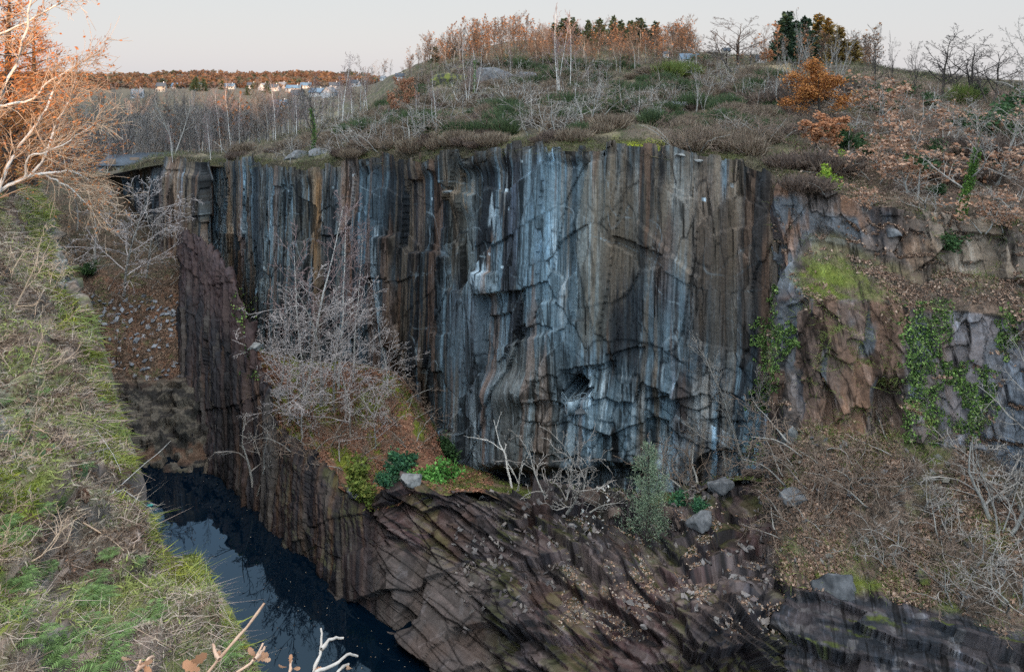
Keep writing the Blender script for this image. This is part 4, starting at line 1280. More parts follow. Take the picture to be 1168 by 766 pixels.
# hilltop broadleaves
T('bare_tree', 'dark1', 838, 82, 17, 'wide-crowned bare tree against the sky in the middle right', wide=1.8)
T('bare_tree', 'dark0', 818, 76, 36, 'smaller bare tree at the left of the wide-crowned one', wide=.9)
T('bare_tree', 'dark0', 856, 80, 40, 'bare tree leaning from the right side of the wide-crowned one', wide=1.0)
for x, b_, tp, lb in [(783, 60, 40, 'small orange-leaved tree on the skyline left of the bare crowns'), (771, 58, 44, 'low orange tree at the end of the conifer row'),
                      (872, 74, 54, 'small orange tree right of the wide bare crown')]:
    T('autumn_tree', 'oak_tan', x, b_, tp, lb, 'tree', wide=1.2)
T('pale_tree', 'pale2', 906, 120, 27, 'pale many-stemmed bare tree in front of the dark firs', wide=.95)
T('pale_tree', 'pale1', 933, 114, 26, 'pale forked bare tree in front of the golden conifers', wide=.9)
T('pale_tree', 'pale2', 950, 118, 34, 'pale slender bare tree behind the orange oak', wide=.9)
T('pale_tree', 'pale0', 887, 126, 62, 'low pale tree leaning at the left of the orange oak')
T('autumn_oak', 'oak_orange', 936, 140, 62, 'oak covered in bright orange leaves on the right hillside', wide=1.3)
T('autumn_oak', 'oak_tan', 928, 172, 124, 'low tan-leaved oak bush below the bright orange oak', wide=1.7)
T('dark_tree', 'dark0', 1077, 112, 25, 'tall dark bare tree with a flat crown on the right skyline', wide=1.35)
T('dark_tree', 'dark1', 1103, 114, 38, 'dark fan-shaped bare tree right of the flat-crowned one', wide=1.45)
T('dark_tree', 'dark1', 1130, 118, 48, 'dark bare tree leaning right on the right skyline', wide=1.4)
T('dark_tree', 'dark0', 1152, 120, 72, 'low dark bare tree at the right end of the skyline', wide=1.1)
T('thin_tree', 'dark0', 998, 104, 28, 'thin dark sapling left of the lone upright sapling on the skyline', wide=.7)
T('thin_tree', 'dark0', 1018, 104, 34, 'lone upright dark sapling on the right skyline', wide=.45)
T('thin_tree', 'dark1', 1042, 106, 46, 'short wispy tree between the saplings and the flat crown', wide=.6)
T('bare_tree', 'bare1', 1182, 150, 14, 'bare tree whose twigs enter the picture at the top right edge', wide=.8)
# trees on the right hillside
T('ivy_tree', 'ivy_tree', 1095, 247, 108, 'leaning tree with its trunk wrapped in bright ivy', wide=1.0, rz=.3)
LT = [(984, 158, 100), (1012, 140, 78), (1036, 172, 112), (1062, 140, 92), (1000, 208, 150), (1042, 222, 160), (1086, 172, 118), (1132, 210, 150),
      (1152, 165, 112), (1163, 242, 180), (1122, 262, 205), (985, 240, 205), (1060, 240, 195), (1020, 185, 140), (1105, 150, 112), (972, 118, 84), (992, 126, 88), (1145, 262, 226)]
for i, (x, b_, tp) in enumerate(LT):
    T('bare_thicket', 'leaftangle%d' % (i % 2) if i % 3 else 'tangle%d' % (i % 3), x, b_, tp, 'tangled thicket with withered leaves on the right hillside', 'thicket', 'thickets on the right hillside', wide=1.5)
T('bare_tree', 'bare0', 1140, 205, 120, 'grey bare tree arching over the holly at the right edge', wide=1.2)
T('bare_tree', 'bare2', 1165, 190, 108, 'grey bare tree at the right edge in front of the green holly', wide=1.2)
for x, b_, tp, k, lb in [(1140, 160, 108, 'holly', 'big dark green holly at the right edge of the hillside'), (1164, 150, 96, 'holly', 'dark green bush on the skyline at the right edge'),
    (1060, 122, 100, 'holly', 'dark evergreen bush under the thin saplings'), (1033, 108, 88, 'holly', 'round evergreen bush on the skyline left of the dark trees'),
    (1076, 283, 250, 'holly', 'dark green bush hanging over the pale ledge wall'), (962, 196, 170, 'limebush', 'lime green bush alone on the leafy slope'),
    (948, 215, 186, 'limebush', 'small yellowish bush left of the lime green bush'), (1100, 118, 90, 'broom2', 'upright green broom under the fan-shaped dark tree')]:
    T('bush', k, x, b_, tp, lb, 'bush', wide=1.3 if k == 'holly' else 1.)
rg0 = np.random.default_rng(55)
for i in range(34):
    x, b_ = rg0.uniform(955, 1175), rg0.uniform(98, 200)
    T('bare_tree', 'brown%d' % (i % 3), x, b_, b_ - rg0.uniform(26, 52), 'brownish bare young tree in the thickets of the right hillside', 'tree', 'young bare trees on the right hillside', wide=1.3)
for i in range(46):
    x, b_ = rg0.uniform(885, 1175), rg0.uniform(104, 225)
    k = ['holly', 'heather', 'bramble0', 'holly', 'bramble1'][i % 5]
    if x < 960 and k == 'holly': k = 'heather'
    T('bush', k, x, b_, b_ - rg0.uniform(14, 30), {'h': 'dark evergreen scrub in the thickets of the right hillside' if k == 'holly' else 'brown low scrub on the right hillside', 'b': 'brown bramble tangle on the right hillside'}[k[0]], 'bush', {'holly': 'evergreen scrub on the right hillside', 'heather': 'brown scrub on the right hillside'}.get(k, 'bramble tangles on the right hillside'), wide=1.6)
# terrace
T('birch_tree', 'birchtwin0', 350, 452, 214, 'pale forked birch, tallest of the trees on the terrace behind the spur', wide=1.0)
T('birch_tree', 'birch1', 386, 444, 226, 'slim white birch beside the tallest terrace tree', wide=.9)
T('birch_tree', 'birch3', 402, 436, 250, 'thin birch nearest the big cliff on the terrace', wide=.8)
T('terrace_tree', 'ter0', 366, 462, 300, 'spreading grey tree with a dark trunk in the middle of the terrace', wide=1.5)
T('terrace_tree', 'ter1', 400, 500, 388, 'low spreading bare tree on the leaf litter of the terrace', wide=1.5)
T('terrace_tree', 'ter2', 330, 486, 372, 'leaning bare tree at the edge of the rock fin', wide=1.2)
T('terrace_tree', 'ter1', 442, 448, 372, 'whitish low tree reaching against the dark cliff stain', wide=1.5)
T('terrace_tree', 'ter2', 428, 512, 428, 'small bare tree just above the green bushes', wide=1.3)
T('terrace_tree', 'ter0', 318, 448, 330, 'dense bare tree behind the rock fin', wide=1.3)
for x, b_, tp, k in [(420, 480, 440, 1), (372, 505, 452, 0), (350, 512, 470, 1), (455, 480, 440, 0), (396, 530, 488, 1), (470, 505, 470, 0), (345, 478, 430, 0), (438, 470, 425, 1)]:
    T('thicket', 'bramble%d' % k, x, b_, tp, 'purplish leafless thicket on the terrace litter', 'thicket', 'thickets on the terrace', wide=1.4)
for x, b_, tp, k, lb in [(458, 536, 505, 'rhodo', 'dark green leafy bush at the back of the terrace edge'), (497, 548, 521, 'brightbush', 'bright green leafy bush beside the crest of the spur'),
    (440, 551, 533, 'rhodo', 'low bluish green bush left of the bright green one'), (410, 549, 520, 'mossbush', 'yellow green mossy bush at the terrace edge'),
    (412, 570, 545, 'mossbush', 'small mossy bush at the brink above the pond'), (510, 520, 488, 'holly', 'dark evergreen shoot against the foot of the cliff')]:
    T('bush', k, x, b_, tp, lb, 'bush', wide=1.2)
# end of the pond
T('bare_tree', 'ter1', 141, 338, 192, 'wide bare tree at the far end of the pond', wide=1.35)
T('bare_tree', 'brown0', 108, 300, 205, 'brown bare tree behind the near bank edge', wide=1.1)
T('bare_tree', 'brown1', 88, 262, 196, 'dim bare tree where the near bank meets the woods', wide=1.2)
T('bare_tree', 'bare0', 166, 318, 226, 'slight bare tree in front of the rusty buttress', wide=.9)
T('bush', 'holly', 104, 312, 292, 'dark evergreen bush at the foot of the wide bare tree', 'bush', wide=1.3)
for x, b_, tp in [(90, 285, 240), (118, 335, 305), (158, 345, 312), (190, 322, 296), (75, 245, 212)]:
    T('thicket', 'bramble0', x, b_, tp, 'leafless brush at the far end of the pond', 'thicket', 'brush at the end of the pond', wide=1.4)
# foot of the cliff and spur
T('dead_tree', 'dead', 588, 558, 484, 'bleached white dead tree at the foot of the big cliff', 'dead tree', wide=1.25, rz=0.4)
T('bare_shrub', 'tangle0', 640, 574, 470, 'tall grey bare shrub below the adit platform', 'shrub', wide=1.1)
T('bare_shrub', 'tangle1', 662, 580, 500, 'bare grey shrub just right of the taller one below the adit', 'shrub', wide=1.0)
T('young_pine', 'young_pine', 739, 611, 500, 'soft green young pine on top of the rock spur', 'pine tree', wide=.82)
T('bush', 'rhodo', 778, 572, 556, 'low green bush right beside the young pine', 'bush', wide=1.6)
T('bush', 'rhodo', 800, 578, 566, 'flat green creeper on the rocks right of the young pine', 'bush', wide=1.8)
T('bare_tree', 'pale2', 850, 524, 378, 'pale bare tree rising at the foot of the ivy buttress', wide=1.1)
T('bare_tree', 'bare2', 828, 530, 408, 'bare sapling against the right end of the big cliff', wide=.9)
for x, b_, tp, k in [(800, 556, 490, 1), (870, 530, 470, 0), (905, 545, 486, 1), (940, 560, 500, 0), (975, 545, 490, 1), (1015, 555, 500, 0), (925, 590, 545, 0), (960, 620, 575, 1), (780, 545, 505, 0)]:
    T('thicket', 'bramble%d' % k, x, b_, tp, 'purple brown leafless thicket below the ivy wall', 'thicket', 'thickets below the ivy wall', wide=1.3)
for x, b_, tp, k, lb in [(1078, 612, 545, 0, 'grey tangled branches left of the bent pale stem'), (1112, 650, 568, 1, 'grey bare bush in the middle of the lower right slope'),
    (1142, 600, 500, 2, 'grey bare bush below the far right rock wall'), (1056, 580, 520, 1, 'faint bare bush under the ivy curtains'), (1150, 690, 600, 0, 'whitish tangled bush at the bottom right corner'),
    (1172, 640, 540, 1, 'pale tangled bush cut by the right edge of the picture'), (1090, 690, 640, 2, 'small bare bush at the mossy edge of the slope'), (1128, 560, 470, 0, 'tall bare shrub in front of the hanging ivy'),
    (1012, 640, 590, 2, 'sparse bare twigs on the leafy lower slope')]:
    T('bare_shrub', 'tangle%d' % k, x, b_, tp, lb, 'shrub', wide=1.5)
T('bare_tree', 'bare0', 1165, 560, 375, 'large grey bare tree leaning in at the right edge below the wall', wide=1.0)
T('bare_tree', 'pale1', 1140, 610, 500, 'bent pale stem rising from the lower right slope', wide=.9)
T('terrace_tree', 'ter2', 382, 470, 330, 'pale dense bare tree right of the dark trunked one on the terrace', wide=1.4)
T('terrace_tree', 'ter0', 345, 500, 410, 'low pale bare tree in front of the terrace, near the brink', wide=1.6)
for i in range(15):
    x, b_ = rg0.uniform(890, 1160), rg0.uniform(505, 690)
    if b_ > np.interp(x, [890, 1000, 1120, 1400], [640, 660, 690, 760]): continue
    T('thicket', 'bramble%d' % (i % 2), x, b_, b_ - rg0.uniform(28, 60), 'brown leafless bramble on the leafy lower right slope', 'thicket', 'brambles on the lower right slope', wide=1.7)
T('hanging_shrub', 'tangle2', 292, 556, 470, 'bare shrub clinging to the dark face above the pond', 'shrub', wide=1.0)
# broom and other bushes of the plateau
BR = [(404, 152, 134, 0), (418, 150, 132, 1), (452, 140, 120, 0), (480, 142, 118, 1), (489, 148, 124, 0), (511, 145, 124, 0), (463, 146, 133, 3), (575, 128, 106, 0), (566, 140, 122, 1), (585, 134, 112, 1),
      (648, 128, 98, 0), (655, 138, 116, 1), (632, 122, 104, 0), (606, 140, 122, 1), (700, 130, 110, 0), (716, 124, 102, 1), (722, 112, 90, 0), (762, 90, 64, 2), (772, 88, 66, 2), (784, 90, 66, 2), (755, 96, 78, 0),
      (742, 108, 86, 1), (690, 125, 108, 2), (735, 128, 112, 1), (760, 130, 110, 0), (820, 142, 122, 0), (856, 150, 132, 0), (872, 148, 128, 1), (792, 124, 100, 0), (640, 92, 72, 0), (655, 80, 62, 0), (612, 96, 82, 1), (830, 122, 104, 1), (540, 132, 120, 0)]
for x, b_, tp, k in BR:
    lab = {2: 'yellow green broom bush near the hilltop houses', 3: 'yellowish gorse bush low on the left of the plateau'}.get(k, 'dark green broom bush on the plateau above the cliff')
    T('broom_bush', {2: 'broom2', 3: 'gorse'}.get(k, 'broom%d' % k), x, b_, tp, lab, 'bush', None if k == 3 else ('yellow green broom by the hilltop houses' if k == 2 else 'broom bushes on the plateau'), wide=1.25)
rg = np.random.default_rng(6)
n_b = 0
while n_b < 135:
    x, y = rg.uniform(380, 885), rg.uniform(70, 160)
    l_, n = hit(x, y)
    if l_ is None or l_.y > 175 or y > np.interp(x, RIM[:, 0], RIM[:, 1]) - 12 or (690 < x < 780 and y > 145): continue
    k = ['broom0', 'broom1', 'broom0', 'drybush', 'drybush'][n_b % 5]
    s_ = rg.uniform(.8, 1.5) * (1 + max(0, l_.y - 80) / 120)
    r_ = empty('broom_bush' if k[:2] == 'br' else 'bush', (l_.x, l_.y, l_.z - .1), {'b': 'dark green broom bush on the plateau above the cliff', 'd': 'dry brown bush among the green broom of the plateau', 'h': 'dark evergreen bush among the broom of the plateau'}[k[0]], 'bush',
               {'b': 'broom bushes on the plateau', 'd': 'dry bushes on the plateau', 'h': 'evergreen bushes on the plateau'}[k[0]], rg.uniform(0, 6.28), (s_ * 1.1, s_ * 1.1, s_))
    attach(r_, LIB[k]); n_b += 1
rg = np.random.default_rng(5)
n_dry = 0
while n_dry < 290:
    x, y = rg.uniform(270, 885), rg.uniform(85, 180)
    l_, n = hit(x, y)
    if l_ is None or l_.y > 170 or l_.y < 54: continue
    if y > np.interp(x, RIM[:, 0], RIM[:, 1]) - 4 or (690 < x < 775 and y > 148): continue
    k = int(rg.choice(3, p=[.42, .38, .2]))
    if k == 1 and n_dry % 3 == 0: k = 3
    lab = ['dry brown bracken clump on the plateau', 'brown heather clump on the plateau', 'brown leafless scrub on the plateau', 'grey tangled bare shrub on the plateau'][k]
    key = ['drybush', 'heather', 'bramble%d' % (n_dry % 2), 'tangle%d' % (n_dry % 2 + 1)][k]
    s_ = rg.uniform(.8, 1.5) * (1 + max(0, l_.y - 80) / 160)
    r_ = empty(['bracken', 'heather', 'scrub', 'bare_shrub'][k], (l_.x, l_.y, l_.z - .1), lab, ['bracken', 'heather', 'shrub', 'shrub'][k], ['bracken clumps on the plateau', 'heather on the plateau', 'scrub on the plateau', 'tangled shrubs on the plateau'][k], rg.uniform(0, 6.28), (s_ * 1.3, s_ * 1.3, s_))
    attach(r_, LIB[key]); n_dry += 1
# bare trees of the wood beyond the rim (left) and on the hill
n_w = 0
while n_w < 190:
    if n_w < 80: x, Y = rg.uniform(60, 420), rg.uniform(120, 230)
    elif n_w < 130: x, Y = rg.uniform(440, 880), rg.uniform(75, 140)
    else: x, Y = rg.uniform(440, 800), rg.uniform(125, 215)
    X = (x - CX) / FPX * Y
    z = floor_z(X, Y)
    if z is None: continue
    py_ = HZ - z / Y * FPX
    if n_w >= 130 and (py_ > 100): continue
    left = n_w < 80
    key = ('birch%d' % rg.integers(0, 4)) if left and rg.random() < .6 else 'brown%d' % rg.integers(0, 3)
    s_ = rg.uniform(.8, 1.35) * (1. if left else (.62 if n_w >= 130 else .4))
    lab = 'bare grey tree in the wood beyond the quarry rim' if left else ('bare brown tree on the upper slope of the hill' if n_w >= 130 else 'thin bare sapling among the scrub of the plateau')
    if left and key[:2] == 'bi': lab = 'slender white-stemmed birch in the wood beyond the quarry rim'
    r_ = empty('birch_tree' if key[:2] == 'bi' else 'bare_tree', (X, Y, z - .2), lab, 'tree', 'birches in the wood beyond the rim' if key[:2] == 'bi' else ('bare trees in the wood beyond the rim' if left else ('bare trees on the hill' if n_w >= 130 else 'saplings on the plateau')), rg.uniform(0, 6.28), s_)
    attach(r_, LIB[key]); n_w += 1

# ------------------------------------------------------------------ woods that read as one mass
def wood_mass(name, spots, mats_cols, seed, leafy=0., hmin=7, hmax=12):
    """many small bare trees in one mesh: trunk, limbs and twigs as thin blades"""
    rng = np.random.default_rng(seed)
    protos = []
    for k in range(5):
        lv = branches(rng, 9., .13, [dict(n=11, t0=.25, len=.4, ang=36, up=.1, fall=.4, seg=4, rr=.5, rmin=.03), dict(n=7, t0=.2, len=.5, ang=38, up=.05, seg=3, rmin=.022), dict(n=3, t0=.3, len=.55, ang=38, up=.0, seg=2, rmin=.018)], wig=.06, tip=.3, segs=5)
        vv, ff, o = [], [], 0
        for q, l_ in enumerate(lv):
            a, f = tubes(l_, 3, .03 if q < 2 else .02)
            vv.append(a); ff.append(f + o); o += len(a)
        a, f = np.concatenate(vv), np.concatenate(ff)
        lf = along(lv[-1], 160, rng, .3, .35)
        protos.append((a, f, lf))
    VV, FF, CC, o = [], [], [], 0
    for (x, y, z, c, lv_, s_) in spots:
        a, f, lf = protos[rng.integers(0, 5)]
        th = rng.uniform(0, 6.28)
        R = np.array([[math.cos(th), -math.sin(th), 0], [math.sin(th), math.cos(th), 0], [0, 0, 1]]) * s_
        R[2, 2] *= rng.uniform(.9, 1.2)
        VV.append(a @ R.T + np.array([x, y, z])); FF.append(f + o); o += len(a)
        CC.append(np.repeat(np.array([c]) * rng.uniform(.8, 1.25), len(a), 0))
        if lv_ > 0:
            n = int(len(lf) * lv_)
            q = quad_leaves((lf[:n] @ R.T) + np.array([x, y, z]), .42 * s_, rng, .1)
            v_, f_, c_ = polys(q, tint(rng, n, [(.20, .10, .05), (.24, .13, .07), (.15, .08, .045)], .3))
            VV.append(v_); FF.append(f_ + o); o += len(v_); CC.append(c_)
    ob = mesh_obj(name, np.concatenate(VV), np.concatenate(FF), M_LEAF, np.concatenate(CC))
    return ob
rg = np.random.default_rng(9)
sp = []
while len(sp) < 950:
    x, Y = rg.uniform(-60, 470), 110 * (560 / 110.) ** rg.random()
    X = (x - CX) / FPX * Y
    z = floor_z(X, Y)
    if z is None: continue
    py_ = HZ - z / Y * FPX
    if x > 380 and Y < 200: continue
    if x > 245 and py_ - 9.5 * FPX / Y < 110 and rg.random() < .93: continue
    if x <= 245 and py_ - 9.5 * FPX / Y < 103 and rg.random() < .9: continue
    c = [(.19, .175, .17), (.15, .135, .125), (.23, .21, .20), (.12, .11, .105)][rg.integers(0, 4)]
    sp.append((X, Y, z - .2, c, 0 if rg.random() < .93 else .3, rg.uniform(.75, 1.25) * (1 if Y < 330 else 1.1)))
tag(wood_mass('woodland', sp, None, 1), 'grey leafless wood filling the valley beyond the quarry', 'woodland', kind='stuff')
sp = []
while len(sp) < 620:
    x, Y = rg.uniform(430, 1000), rg.uniform(110, 250)
    X = (x - CX) / FPX * Y
    z = floor_z(X, Y)
    if z is None: continue
    py_ = HZ - z / Y * FPX
    if py_ > 86 or (py_ > 72 and rg.random() < .6) or (795 < x < 885 and Y > 140): continue
    c = [(.12, .085, .065), (.09, .07, .058), (.15, .115, .09)][rg.integers(0, 3)]
    sp.append((X, Y, z - .2, c, .4 if rg.random() < .3 else .08, rg.uniform(.4, .95) * (.75 if Y < 140 else 1) * (.62 if 600 < x < 765 and Y > 160 else 1)))
tag(wood_mass('woodland', sp, None, 2), 'russet leafless wood on the top of the hill', 'woodland', kind='stuff')
# far wooded skyline: russet crowns of many small leaf faces
rg = np.random.default_rng(10)
VV, CC = [], []
for i in range(2600):
    x, Y = rg.uniform(-150, 560), 720 * (1650 / 720.) ** (rg.random() ** .8)
    X = (x - CX) / FPX * Y
    z = floor_z(X, Y)
    if z is None: continue
    r_ = rg.uniform(3.5, 6.5) * (1 if Y > 900 else .7)
    n = 42
    d_ = rg.normal(size=(n, 3)); d_ /= np.linalg.norm(d_, axis=1, keepdims=True)
    c_ = np.array([X, Y, z + r_ * .9]) + d_ * r_ * rg.uniform(.35, 1., (n, 1)) * np.array([1, 1, .9])
    VV.append(quad_leaves(c_, r_ * .55, rg, 0, 0, 1.3))
    base = [(.12, .07, .045), (.10, .06, .04), (.15, .09, .05), (.08, .065, .045), (.04, .05, .03)][rg.choice(5, p=[.3, .25, .2, .15, .1])]
    CC.append(tint(rg, n, [base], .3))
v_, f_, c_ = polys(np.concatenate(VV), np.concatenate(CC))
tag(mesh_obj('woodland', v_, f_, M_LEAF, c_), 'sunlit orange woods along the far skyline', 'woodland', kind='stuff')
for x, Y, s_, k, lb in [(222, 640, 1.9, 2, 'dark green conifer clump above the left houses'), (232, 650, 1.6, 1, 'dark conifer touching the clump above the left houses'), (304, 600, 1.5, 0, 'single dark conifer in the village'),
                        (282, 560, 1.1, 1, 'small dark conifer below the white gabled house'), (253, 700, 1.3, 1, 'small dark conifer by the sunlit house on the ridge')]:
    X = (x - CX) / FPX * Y; z = floor_z(X, Y)
    r_ = empty('conifer', (X, Y, z - .2), lb, 'conifer', None, 0, (s_ * 1.3, s_ * 1.3, s_)); attach(r_, LIB['fir%d' % k])

# ------------------------------------------------------------------ sunlit tree close on the left: arching pale stems
rng = np.random.default_rng(77)
def stem3(pts, Y0, r0, r1):
    P = np.array([pos(a, b_, Y0 + dy) for a, b_, dy in pts])
    k = np.linspace(0, len(P) - 1, (len(P) - 1) * 4 + 1)
    Q = pchip(np.arange(len(P), dtype=float), P, k)
    Q += rng.normal(size=Q.shape) * .012
    return Q, np.linspace(r0, r1, len(Q))
Y0 = 13.5
ST = [stem3([(-75, 330, 0), (-40, 262, 0), (0, 218, .1), (40, 200, .2), (75, 195, .3), (104, 206, .5)], Y0, .055, .010),
      stem3([(-4, 220, 0), (14, 180, .2), (48, 132, .4), (64, 100, .5), (78, 82, .6), (96, 70, .7)], Y0, .034, .007),
      stem3([(32, 203, .2), (52, 178, .3), (62, 145, .4), (80, 112, .5), (88, 92, .5)], Y0, .028, .007),
      stem3([(-88, 165, .6), (-55, 138, .6), (-20, 122, .6), (28, 116, .7), (60, 92, .8), (92, 74, .9), (118, 72, .9)], Y0, .040, .006),
      stem3([(28, 205, .1), (34, 178, -.1), (62, 170, -.2), (95, 150, -.3), (112, 140, -.3)], Y0, .022, .006),
      stem3([(46, 198, .3), (70, 208, .2), (92, 225, .1), (104, 236, .1)], Y0, .018, .005),
      stem3([(-89, 92, 1.2), (-30, 52, 1.3), (20, 30, 1.2), (62, 8, 1.0), (82, -6, 1.0)], Y0, .034, .008),
      stem3([(-84, 240, .2), (-50, 195, -.1), (-20, 150, -.3), (10, 90, -.4), (30, 30, -.5), (40, -40, -.6)], Y0, .04, .015),
      stem3([(-75, 330, 0), (-83, 250, .2), (-88, 165, .6), (-89, 92, 1.2), (-80, 0, 1.4), (-60, -90, 1.5)], Y0, .085, .025)]
tw1 = []
for b_ in ST:
    for j in range(26):
        p, d, r = at_t(b_, rng.uniform(.15, 1))
        tw1.append(limb(p, rot_about(d, perp(d, rng), rng.uniform(.35, .9)), rng.uniform(.3, .9), max(.006, r * .45), 5, rng, .02, .16, .4))
tw2 = []
for b_ in tw1:
    for j in range(8):
        p, d, r = at_t(b_, rng.uniform(.15, 1))
        tw2.append(limb(p, rot_about(d, perp(d, rng), rng.uniform(.35, .9)), rng.uniform(.15, .5), .0035, 4, rng, -.05, .18, .5))
g0 = hit(-75 + 80, 330)[0]
root = empty('birch_tree', tuple(pos(-75, 330, Y0)), 'sunlit pale birch arching in from the left edge, twigs glowing orange', 'tree')
org = pos(-75, 330, Y0)
zb = floor_z(org[0], org[1])
ST[8] = (np.concatenate([np.array([[org[0] + .1, org[1], zb - .2]]), ST[8][0]]), np.r_[.10, ST[8][1]])
def sub(bl): return [(P - org, R) for P, R in bl]
v_, f_ = tubes(sub(ST), 7); attach(root, [('trunk', me_of('trunk', v_, f_, M_BIRCH, smooth=True))])
a, f = tubes(sub(tw1), 4, .005); a2, f2 = tubes(sub(tw2), 3, .0035)
attach(root, [('crown', me_of('crown', np.concatenate([a, a2]), np.concatenate([f, f2 + len(a)]), M_TWIG_WARM))])
q = along(tw2, 1500, rng, .3, .02) - org
v_, f_, c_ = polys(quad_leaves(q, .035, rng, .1, .5, 1.8), tint(rng, 1500, [(.42, .17, .06), (.34, .13, .05)], .3))
attach(root, [('leaves', me_of('leaves', v_, f_, M_LEAF, c_))])
T('larch_tree', 'larch', 8, 222, -12, 'tall orange larch behind the arching birch at the left edge', 'tree', wide=1.45)
T('larch_tree', 'larch', 36, 214, 26, 'lower orange larch just right of the tall larch at left', 'tree', wide=1.35)
T('larch_tree', 'larch', -40, 240, -20, 'orange larch mostly beyond the left edge', 'tree', wide=1.2)
tree_kind('warmtangle', 140, 1.9, .03, TNG, M_TWIG_WARM, M_TWIG_WARM, stems=3, spread=.7, wig=.16, rmin=.004, segs=6)
TOPS['warmtangle'] = top_of('warmtangle')
for x, b_, tp, lb in [(8, 345, 250, 'pale bare bush on the bank under the arching birch'), (24, 420, 345, 'pale bare bush on the bank below the first one at left'), (6, 520, 430, 'pale bare bush at the left edge beside the mossy rock'),
                      (55, 330, 285, 'thin bare twigs sticking from the upper bank'), (8, 640, 560, 'bare twigs at the left edge of the lower bank')]:
    T('bare_bush', 'warmtangle', x, b_, tp, lb, 'bush', wide=1.2)
# ------------------------------------------------------------------ ground cover nobody could count
def scatter(p, n, rng, mask=None):
    """n points on a surface, density by area x mask; returns points and normals"""
    A = p.A[:-1, :-1].copy()
    if mask is not None: A = A * mask[:-1, :-1]
    cdf = np.cumsum(A.ravel()); cdf /= cdf[-1]
    i = np.searchsorted(cdf, rng.random(n))
    r, c_ = np.unravel_index(np.minimum(i, A.size - 1), A.shape)
    f, g_ = rng.random((n, 1)), rng.random((n, 1))
    P = (p.P[r, c_] * (1 - f) + p.P[r, c_ + 1] * f) * (1 - g_) + (p.P[r + 1, c_] * (1 - f) + p.P[r + 1, c_ + 1] * f) * g_
    Nn = p.N[r, c_].copy()
    Nn[Nn[:, 2] < 0] *= 1
    return P, Nn

def blades(P, Nn, h, w, rng, lean=.5, up=1., bend=.3):
    n = len(P)
    d = Nn * .6 + np.array([0, 0, up]) + rng.normal(size=(n, 3)) * lean
    d /= np.linalg.norm(d, axis=1, keepdims=True)
    s_ = np.cross(d, rng.normal(size=(n, 3))); s_ /= np.linalg.norm(s_, axis=1, keepdims=True) + 1e-9
    h = (h * rng.uniform(.5, 1.4, n))[:, None]
    w = (w * rng.uniform(.6, 1.4, n))[:, None]
    b = rng.normal(size=(n, 3)) * bend; b[:, 2] = -abs(b[:, 2]) * .6
    m = P + d * h * .55
    t = P + d * h + b * h
    return np.stack([P - s_ * w - d * .03, m - s_ * w * .8, t, m + s_ * w * .8], 1)

def flat_leaves(P, Nn, size, rng, lift=.02, tilt=.45):
    n = len(P)
    a = np.cross(Nn + rng.normal(size=(n, 3)) * tilt, rng.normal(size=(n, 3))); a /= np.linalg.norm(a, axis=1, keepdims=True) + 1e-9
    b = np.cross(Nn + rng.normal(size=(n, 3)) * tilt, a); b /= np.linalg.norm(b, axis=1, keepdims=True) + 1e-9
    s_ = (size * rng.uniform(.55, 1.4, n))[:, None]
    c_ = P + Nn * lift * rng.uniform(.5, 3, (n, 1))
    return np.stack([c_ - a * s_ * .75, c_ + b * s_ * .45, c_ + a * s_ * .75, c_ - b * s_ * .45], 1)

def stuff(name, V, C, label, mat=None):
    v_, f_, c_ = polys(V, C)
    return tag(mesh_obj(name, v_, f_, mat or M_LEAF, c_), label, kind='stuff')

rg = np.random.default_rng(200)
def patchy(P, cols, thr, sc, seed, rng, var=.3):
    """colour by patches of noise: cols[k] where the noise falls in the k-th band"""
    v_ = fbm(P[:, 0] * sc, P[:, 1] * sc, seed, 3) + rng.normal(size=len(P)) * .05
    k = np.searchsorted(np.array(thr), v_)
    return np.array(cols)[k] * rng.uniform(1 - var, 1 + var, (len(P), 1))

# plateau grass
Yh = hill.P[..., 1]
msk = (Yh < 200) * np.minimum(1, (75. / Yh)) ** 2
msk = msk * (fbm(hill.P[..., 0] * .3, hill.P[..., 1] * .3, 210) > .36)
P, Nn = scatter(hill, 230000, rg, msk)
sc_ = np.clip(P[:, 1] / 75, .7, 2.2)
C = patchy(P, [(.07, .056, .042), (.13, .105, .075), (.21, .175, .125), (.085, .095, .04), (.06, .075, .03)], [.43, .51, .56, .62], .22, 211, rg)
stuff('grass', blades(P, Nn, .55 * sc_, .022 * sc_, rg, .6), C, 'dry winter grass and bracken covering the plateau and hill')
# overhanging fringe on the rim of the cliff
msk = (hill.V < 2.2) * (hill.px > 140) * (hill.px < 900)
P, Nn = scatter(hill, 16000, rg, msk)
C = patchy(P, [(.07, .06, .04), (.12, .10, .065), (.09, .10, .035)], [.46, .55], .4, 212, rg)
stuff('grass', blades(P, Nn, .5, .022, rg, .8, .5, .6), C, 'ragged grass fringe along the top edge of the big cliff')
